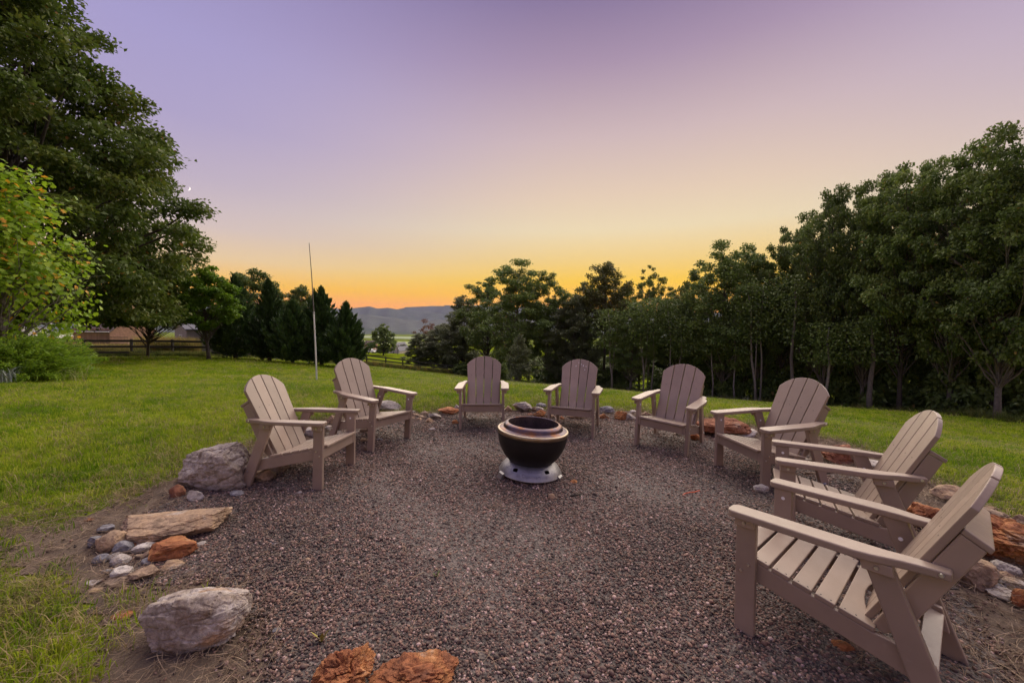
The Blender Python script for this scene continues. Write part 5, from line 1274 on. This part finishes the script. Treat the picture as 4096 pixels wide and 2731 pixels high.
    # brick house half hidden by the last cedar
    c = at_depth(836, 812, 225); hgt = at_depth(836, 790, 225).z-c.z
    root, wl_ = gable_house('brick_house', c, 0, at_depth(856.5, 812, 225).x-c.x, 8, hgt, 1.8, simple('brick', (0.30, 0.17, 0.13), 0.85, 0, 0.15, 20), M['brownroof'], 'small brick house showing past the last cedar behind the vehicles', 0.3)
    link('downspout', boxm('downspout', (at_depth(856.5, 812, 225).x-c.x-0.3, -0.14, -1), (at_depth(856.5, 812, 225).x-c.x-0.15, -0.01, hgt-0.1), M['wwhite']), root)
houses()
# driveway
def driveway():
    rows = [((800, 813.5), (800, 811.2)), ((845, 813), (850, 811)), (( 880, 813.6), (880, 811.3)), ((893, 818), (900, 812.5))]
    V = []
    for a, b_ in rows:
        for q in (a, b_):
            d = ray(*q); Y = 195; p = ground_at(q[0], Y+(0 if q is a else 14)); V.append((p.x, p.y, p.z+0.06))
    link_o = link('driveway', mesh_from('driveway', V, [(0, 2, 3, 1), (2, 4, 5, 3), (4, 6, 7, 5)], simple('asphalt', (0.11, 0.105, 0.11), 0.9, 0, 0.15, 3)))
    tag(link_o, 'grey driveway below the parked white vehicles', kind='structure')
driveway()

# ------------------------------------------------------------------ vehicles
M['carwhite'] = simple('car_paint', (0.78, 0.78, 0.80), 0.25, 0, 0.02, 2); M['tyre'] = simple('tyre', (0.02, 0.02, 0.02), 0.8); M['rim'] = simple('rim', (0.5, 0.5, 0.52), 0.3, 0.9); M['lamp_red'] = simple('tail_lamp', (0.45, 0.02, 0.02), 0.3); M['lamp_clear'] = simple('head_lamp', (0.7, 0.7, 0.7), 0.2)
def vehicle(name, loc, rz, label, body, cabin, wheels, glass, hw=0.92):
    root = empty(name, loc, (0, 0, rz)); tag(root, label, 'car', 'white vehicles parked on the driveway')
    link('body', prism('body', body, 'y', -hw, hw, M['carwhite'], 0.06, 2), root)
    link('cabin', prism('cabin', cabin, 'y', -hw*0.86, hw*0.86, M['carwhite'], 0.05, 2), root)
    for g_ in glass:
        for s in (-1, 1):
            a, b_ = sorted((s*hw*0.865, s*(hw*0.865+0.012))); link('window', prism('window', g_, 'y', a, b_, M['glass'], 0), root)
    zc = [p for p in cabin]; 
    xs_ = sorted(cabin)
    link('windscreen', prism('windscreen', [(xs_[0][0]-0.015, xs_[0][1]+0.1), (xs_[1][0]-0.02, xs_[1][1]-0.08), (xs_[1][0]-0.005, xs_[1][1]-0.08), (xs_[0][0], xs_[0][1]+0.1)], 'y', -hw*0.75, hw*0.75, M['glass'], 0), root)
    link('rear_window', prism('rear_window', [(xs_[-1][0]+0.015, xs_[-1][1]+0.1), (xs_[-2][0]+0.02, xs_[-2][1]-0.08), (xs_[-2][0]+0.005, xs_[-2][1]-0.08), (xs_[-1][0], xs_[-1][1]+0.1)], 'y', -hw*0.75, hw*0.75, M['glass'], 0), root)
    for x in wheels:
        for s in (-1, 1):
            w = empty('wheel', (x, s*(hw-0.10), 0.36)); w.parent = root
            link('tyre', lathe('tyre', [(0.22, -0.11), (0.34, -0.11), (0.36, -0.08), (0.36, 0.08), (0.34, 0.11), (0.22, 0.11), (0.22, -0.11)], M['tyre'], 20), w, None, (math.pi/2, 0, 0))
            link('rim', lathe('rim', [(0.001, -0.09), (0.219, -0.10), (0.219, 0.10), (0.001, 0.09)], M['rim'], 16), w, None, (math.pi/2, 0, 0))
    x0, x1 = min(p[0] for p in body), max(p[0] for p in body)
    for s in (-1, 1):
        link('headlight', boxm('headlight', (x0-0.02, s*0.62-0.16, 0.72), (x0+0.05, s*0.62+0.16, 0.88), M['lamp_clear']), root)
        link('tail_light', boxm('tail_light', (x1-0.05, s*0.72-0.1, 0.8), (x1+0.02, s*0.72+0.1, 1.1), M['lamp_red']), root)
g = ground_at(852.0, 188); vehicle('pickup_truck', g, rad(160), 'white pickup truck next to the last cedar, behind the other vehicle',
    [(-2.7, 0.45), (2.7, 0.45), (2.72, 1.12), (-0.9, 1.14), (-2.6, 1.08), (-2.75, 0.8)], [(-1.15, 1.10), (-0.55, 1.86), (0.75, 1.88), (1.1, 1.10)], (-1.75, 1.75), [[(-0.95, 1.2), (-0.48, 1.75), (0.05, 1.77), (0.05, 1.2)], [(0.12, 1.2), (0.12, 1.77), (0.68, 1.77), (0.88, 1.2)]])
g = ground_at(866.5, 190); vehicle('parked_suv', g, rad(172), 'white sport utility vehicle parked nearest the pale gabled building',
    [(-2.35, 0.4), (2.3, 0.4), (2.38, 0.95), (2.2, 1.1), (-0.9, 1.08), (-2.2, 0.98), (-2.4, 0.7)], [(-1.25, 1.05), (-0.55, 1.72), (1.75, 1.74), (2.2, 1.05)], (-1.45, 1.45), [[(-1.0, 1.15), (-0.48, 1.62), (0.2, 1.64), (0.2, 1.15)], [(0.27, 1.15), (0.27, 1.64), (1.65, 1.62), (1.9, 1.15)]])
# basketball hoop
def hoop():
    g = ground_at(913.3, 186); root = empty('basketball_hoop', g); tag(root, 'black basketball hoop pole in front of the pale gabled building', 'hoop')
    blk = simple('black_metal', (0.02, 0.02, 0.022), 0.5)
    H = at_depth(913, 792, 186).z-g.z
    V, F = tube_arrays([(0, 0, -0.3), (0, 0, H*0.75), (0.5, 0, H*0.87), (1.6, 0.1, H*0.93)], [0.12, 0.11, 0.09, 0.07], 8); link('pole', mesh_from('pole', V, F, blk), root)
    link('backboard', boxm('backboard', (0.15, -0.75, H*0.78), (0.22, 0.75, H*1.02), simple('backboard', (0.5, 0.5, 0.52), 0.2)), root, None, (0, 0, rad(-55)))
    V, F = [], []
    pts = [(0.6+0.24*math.cos(a*math.pi/8), -0.4+0.24*math.sin(a*math.pi/8), H*0.8) for a in range(17)]
    v, f = tube_arrays(pts, [0.02]*17, 5); link('rim', mesh_from('rim', v, f, simple('hoop_rim', (0.4, 0.08, 0.02), 0.5)), root)
hoop()
# lit yard lamp by the lone tree
def yard_lamp():
    g = ground_at(868, 196); root = empty('yard_lamp', g); tag(root, 'lit twin yard lamp shining in front of the lone tree', 'lamp')
    H = at_depth(868, 797.5, 196).z-g.z
    V, F = tube_arrays([(0, 0, -0.2), (0, 0, H-0.15)], [0.05, 0.04], 6); link('post', mesh_from('post', V, F, M['fence']), root)
    V, F = tube_arrays([(-0.3, 0, H-0.17), (0.3, 0, H-0.17)], [0.03, 0.03], 6); link('crossbar', mesh_from('crossbar', V, F, M['fence']), root)
    m, nd, lk, b = new_mat('lamp_glow'); b.inputs['Emission Color'].default_value = (1, 0.8, 0.45, 1); b.inputs['Emission Strength'].default_value = 3.0
    for x in (-0.28, 0.28):
        Vv, Ff = ICO[3]; link('lamp_globe', mesh_from('lamp_globe', Vv*0.16, Ff, m, True), root, (x, 0, H))
yard_lamp()

# ------------------------------------------------------------------ tall grass, weeds and flowering weeds
def weeds():
    P, S, Vr = [], [], []
    def patch(pxa, pxb, Ya, Yb, n, hs, var):
        for _ in range(n):
            px, Y = random.uniform(pxa, pxb), random.uniform(Ya, Yb); g = ground_at(px, Y); h = random.uniform(*hs)
            P.append(g[:]); S.append((h*0.9, h*0.9, h)); Vr.append(random.choice(var))
    patch(320, 450, 37, 43, 900, (0.9, 1.9), (0, 1, 0)); patch(150, 330, 35, 42, 1100, (0.5, 1.2), (0, 1, 2)); patch(180, 480, 33.6, 35.2, 700, (0.3, 0.7), (1, 2)); patch(480, 840, 40, 50, 600, (0.3, 0.6), (1, 2))
    patch(840, 1060, 0, 1, 0, (1, 1), (1,))
    for px in np.linspace(835, 1075, 420):
        Y = np.interp(px, [842, 925, 1028, 1075], [54, 60, 67.5, 71])+random.uniform(-1.2, 1.6); g = ground_at(px, Y); h = random.uniform(0.4, 1.0); P.append(g[:]); S.append((h, h, h)); Vr.append(random.choice((0, 1, 2, 1)))
    for px in np.linspace(1085, 2380, 900):
        t = (px-1176)/(2352-1176); Y = np.interp(px, [1060, 1176, 1400, 1700, 2000, 2352], [60, 50, 44, 36, 28, 21])+random.uniform(-0.6, 2.5); g = ground_at(px, Y)
        h = random.uniform(0.3, 0.75); P.append(g[:]); S.append((h, h, h)); Vr.append(random.choice((1, 2, 2, 3)) if px < 1760 else random.choice((1, 2, 2)))
    n = len(P); P = np.array(P)
    gm = random_mat('tall_gold_grass', [(0, (0.22, 0.17, 0.05)), (0.5, (0.33, 0.25, 0.08)), (1, (0.42, 0.32, 0.13))], 0.8, 0.1, 0.4); om = random_mat('tall_olive_grass', [(0, (0.10, 0.12, 0.03)), (0.5, (0.17, 0.18, 0.045)), (1, (0.24, 0.22, 0.07))], 0.8, 0.1, 0.4)
    dm = random_mat('weed_green', [(0, (0.06, 0.09, 0.02)), (1, (0.13, 0.17, 0.04))], 0.8, 0.1, 0.35)
    pr = [clump_mesh(300, 40, 1.0, 0.022, 0.14, gm, 0.4, 0.5), clump_mesh(301, 40, 0.9, 0.022, 0.16, om, 0.5, 0.6), clump_mesh(302, 36, 0.8, 0.035, 0.16, dm, 0.7, 0.8), clump_mesh(303, 30, 1.0, 0.03, 0.15, random_mat('pale_flower_weed', [(0, (0.16, 0.18, 0.07)), (1, (0.42, 0.42, 0.32))], 0.8, 0.1, 0.3), 0.5, 0.3)]
    scatter('tall_grass', P, np.c_[np.zeros((n, 2)), RNG.uniform(0, 6.28, n)], np.array(S), Vr, pr, 'tall golden and green weeds along the fence and the edge of the wood')
weeds()
def dry_tufts():
    P, S = [], []
    for px, py, n, sp in [(1375, 955, 7, 0.25), (1400, 965, 6, 0.3), (1600, 985, 6, 0.25), (1530, 1000, 8, 0.3), (960, 985, 4, 0.12), (1330, 960, 3, 0.1), (2110, 1085, 12, 0.35), (2150, 1130, 12, 0.3), (2230, 1180, 9, 0.25), (2020, 1060, 6, 0.25), (590, 1010, 6, 0.25), (2290, 1430, 4, 0.2), (2330, 1520, 3, 0.2)]:
        g = on_ground(px, py)
        for _ in range(n):
            x, y = g.x+random.gauss(0, sp), g.y+random.gauss(0, sp); P.append((x, y, tz(x, y)+0.005)); h = random.uniform(0.6, 1.2); S.append((h, h, h))
    n = len(P); prs = [clump_mesh(330+i, 16, 0.10, 0.0026, 0.04, M['straw'], 1.4, 1.3) for i in range(3)]
    scatter('dead_grass', np.array(P), np.c_[np.zeros((n, 2)), RNG.uniform(0, 6.28, n)], np.array(S), RNG.integers(0, 3, n), prs, 'tangled dead grass tufts among the rim rocks')
dry_tufts()
# scrap of orange twine on the gravel
def twine():
    pts = [on_ground(*q)+Vector((0, 0, 0.022)) for q in ((1568, 1143), (1572, 1139), (1582, 1136.5), (1596, 1135), (1607, 1131.5))]
    V, F = tube_arrays(pts, [0.004]*5, 6); o = link('twine', mesh_from('twine', V, F, simple('orange_twine', (0.6, 0.09, 0.03), 0.6))); tag(o, 'short scrap of orange red twine lying on the gravel', 'twine')
twine()
# seedling weeds growing in the gravel
def seedling(px, py, h, col, label, k):
    g = on_ground(px, py); root = empty('seedling', g); tag(root, label, 'plant'); r = random.Random(k); V, F = [], []
    for i in range(6):
        a = r.uniform(0, 6.28); L = h*r.uniform(0.6, 1.1); e = Vector((math.cos(a)*L*0.5, math.sin(a)*L*0.5, L*0.9)); s = Vector((-math.sin(a), math.cos(a), 0))*h*0.09; m_ = e*0.55+Vector((0, 0, 0.01)); b0 = len(V)
        V += [Vector((0, 0, 0))-s*0.2, Vector((0, 0, 0))+s*0.2, m_+s, e, m_-s]; F += [(b0, b0+1, b0+2, b0+4), (b0+4, b0+2, b0+3)]
    link('leaves', mesh_from('leaves', V, F, simple('seedling_%d' % k, col, 0.7)), root)
seedling(1002, 1330, 0.05, (0.10, 0.18, 0.02), 'tiny green seedling in the middle of the gravel', 1)
seedling(738, 1478, 0.10, (0.30, 0.27, 0.05), 'yellowing weed stalk in gravel above the peaked orange rock', 2)

# sticks on the ground, silvery plant and wispy weeds by the juniper
def stick(pts_px, r0, col, label):
    P = [on_ground(*q)+Vector((0, 0, 0.02)) for q in pts_px]; V, F = tube_arrays(P, [r0*(1-0.12*i) for i in range(len(P))], 6)
    o = link('stick', mesh_from('stick', V, F, simple('stick_bark', col, 0.9, 0, 0.3, 20), True)); tag(o, label, 'stick')
stick([(1309, 1145), (1320, 1142), (1333, 1140.5)], 0.008, (0.02, 0.016, 0.014), 'short charred stick on gravel before the fire pit')
stick([(1018, 968), (1032, 970), (1049, 973)], 0.009, (0.16, 0.13, 0.11), 'grey stick lying by the wide orange rock')
stick([(1850, 1092), (1880, 1093), (1915, 1088), (1935, 1084)], 0.014, (0.12, 0.08, 0.055), 'brown branch lying behind the seat of the second closest armchair')
def leafy(name, px, Y, seed, nb, h, w, sp, mat, lean, droop, label):
    g = ground_at(px, Y); root = empty(name, g); tag(root, label, 'plant')
    link('leaves', clump_mesh(seed, nb, h, w, sp, mat, lean, droop), root)
leafy('silvery_plant', 4, 10.6, 401, 90, 0.42, 0.02, 0.10, simple('silver_leaf', (0.30, 0.34, 0.30), 0.7), 0.9, 0.5, 'small silvery green plant at the foot of the juniper, cut by the picture edge')
leafy('wispy_weed', 160, 11.6, 402, 60, 0.5, 0.007, 0.18, simple('wispy_stalk', (0.24, 0.24, 0.08), 0.8), 0.7, 0.8, 'thin wispy weeds growing out beside the juniper')

# ------------------------------------------------------------------ mountains, air, moon
m, nd, lk, b = new_mat('wooded_mountain'); n = noise_node(nd, lk, 0.004, 6, 0.65); r = ramp_node(nd, lk, n.outputs['Fac'], [(0.3, (0.07, 0.09, 0.075)), (0.6, (0.095, 0.115, 0.09)), (0.75, (0.12, 0.14, 0.09))]); lk.new(r.outputs[0], b.inputs['Base Color']); b.inputs['Roughness'].default_value = 1.0; b.inputs['Specular IOR Level'].default_value = 0.0
M['mount'] = m
M['mount_near'] = simple('wooded_ridge_haze_tone', (0.045, 0.06, 0.045), 1.0, 0, 0.3, 0.004)  # coloured darker than the ridges behind it, imitating layers of haze
def ridge(name, dist, prof, label, amp, seed, mt='mount'):
    az_ = np.radians(np.linspace(-60, 60, 500)); V = []; r = np.random.default_rng(seed); ph = r.uniform(0, 6.28, 8)
    px = np.array([p[0] for p in prof]); py = np.array([p[1] for p in prof])
    xp = (512+CAM_F*np.tan(az_))*S23
    y = np.interp(xp, px, py)
    y = y-amp*sum(np.sin(az_*f+ph[k])/(k+1.0) for k, f in enumerate((23, 41, 67, 113, 190, 310)))
    crest = (749-y)/(CAM_F*S23)*dist*1.0
    prof_d = [(-0.22, None), (-0.15, 0.22), (-0.08, 0.55), (-0.03, 0.85), (0, 1.0), (0.06, 0.8), (0.12, None)]
    rows = []
    for dd, f in prof_d:
        d_ = dist*(1+dd); wob_ = (0.10*np.sin(az_*57+dd*40+ph[1])+0.07*np.sin(az_*131+dd*90+ph[2]))*(f is not None and f < 1)
        z = np.full(len(az_), -118.0) if f is None else -118+(crest+118)*np.clip(f+wob_, 0, 1)
        rows.append(np.c_[d_*np.tan(az_), np.full(len(az_), d_), z])
    n_ = len(az_); Vv = np.vstack(rows); i = np.arange(n_-1)
    F = np.vstack([np.c_[k*n_+i, k*n_+i+1, (k+1)*n_+i+1, (k+1)*n_+i] for k in range(len(rows)-1)])
    o = link(name, mesh_from(name, Vv, F, M[mt], True)); tag(o, label, kind='structure')
ridge('mountain_far', 11500, [(-3000, 712), (700, 712), (900, 716), (940, 708), (985, 704.5), (1100, 703), (1500, 712), (2352, 716), (4500, 712)], 'palest far mountain ridge below the orange sky', 0.5, 1)
ridge('mountain_middle', 9500, [(-3000, 722), (300, 722), (700, 718), (790, 713), (820, 710.5), (848, 707), (853, 708.5), (866, 712.5), (892, 710.5), (914, 714), (960, 719), (1020, 723), (1300, 716), (2352, 722), (4500, 720)], 'lavender mountain ridge with a stepped summit', 0.35, 2)
ridge('mountain_near', 6500, [(-3000, 735), (500, 728), (780, 722), (824, 724), (870, 729), (917, 735), (957, 739), (1050, 735), (1500, 730), (2352, 735), (4500, 735)], 'nearer blue mountain ridge sloping down to the valley', 0.6, 3, 'mount_near')
ridge('foothill', 4300, [(-3000, 758), (600, 752), (840, 757), (900, 762), (960, 766), (1100, 760), (2352, 757), (4500, 757)], 'low wooded foothill at the edge of the valley floor', 0.8, 4)
# green valley field
g0 = Vector((at_depth(905, 780, 2600).x, 2600, 0))
def field(name, px0, px1, d0, d1, col, label):
    V = []
    n_ = 12
    for i in range(n_+1):
        px = px0+(px1-px0)*i/n_
        for Y in (d0, d1):
            d = ray(px, 760); x = d.x/d.y*Y; V.append((x, Y, tz(x, Y)+2.0))
    F = [(2*i, 2*i+2, 2*i+3, 2*i+1) for i in range(n_)]
    tag(link(name, mesh_from(name, V, F, simple(name+'_grass', col, 0.95, 0, 0.2, 0.01))), label, kind='structure')
field('valley_field', 780, 1010, 1750, 2300, (0.24, 0.30, 0.10), 'bright green valley field beyond the pale gabled building')
field('valley_pasture', 760, 1100, 2700, 3200, (0.20, 0.26, 0.11), 'paler valley pasture below the foothill')

def haze():
    o = link('haze', boxm('haze', (-24000, -13800, -140), (24000, 13800, HAZE_TOP), None))
    m = bpy.data.materials.new('thin_air'); m.use_nodes = True; nd, lk = m.node_tree.nodes, m.node_tree.links; nd.clear()
    out = nd.new('ShaderNodeOutputMaterial'); v = nd.new('ShaderNodeVolumePrincipled'); v.inputs['Color'].default_value = (0.62, 0.64, 1.0, 1); v.inputs['Density'].default_value = HAZE_D; v.inputs['Anisotropy'].default_value = -0.2
    lk.new(v.outputs[0], out.inputs['Volume']); o.data.materials.append(m)
    tag(o, 'thin evening haze over the hillside and valley', kind='stuff')
haze()
def moon():
    c = at_depth(432.3, 433.2, 12500); rr = 62.0; V, F = [], []; n_ = 20
    vd = (c-CO).normalized(); rt = vd.cross(Vector((0, 0, 1))).normalized(); up = rt.cross(vd)
    rt2 = (rt*math.cos(rad(18))-up*math.sin(rad(18))); up2 = (up*math.cos(rad(18))+rt*math.sin(rad(18)))
    for k in range(n_+1):
        a = -math.pi/2+math.pi*k/n_
        o_ = rt2*math.cos(a)*rr+up2*math.sin(a)*rr; i_ = rt2*math.cos(a)*rr*0.42+up2*math.sin(a)*rr
        for q in (o_, i_): V += [q-vd*2, q+vd*8]
    for k in range(n_):
        b0 = 4*k
        F += [(b0, b0+4, b0+6, b0+2), (b0+1, b0+3, b0+7, b0+5), (b0, b0+1, b0+5, b0+4), (b0+2, b0+6, b0+7, b0+3)]
    m, nd, lk, b = new_mat('moonlit'); b.inputs['Base Color'].default_value = (0.5, 0.5, 0.5, 1); b.inputs['Emission Color'].default_value = (1, 0.97, 0.9, 1); b.inputs['Emission Strength'].default_value = 1.0
    o = link('moon', mesh_from('moon', V, F, m), None, c); tag(o, 'thin white crescent moon beside the oak crown', 'moon')
moon()
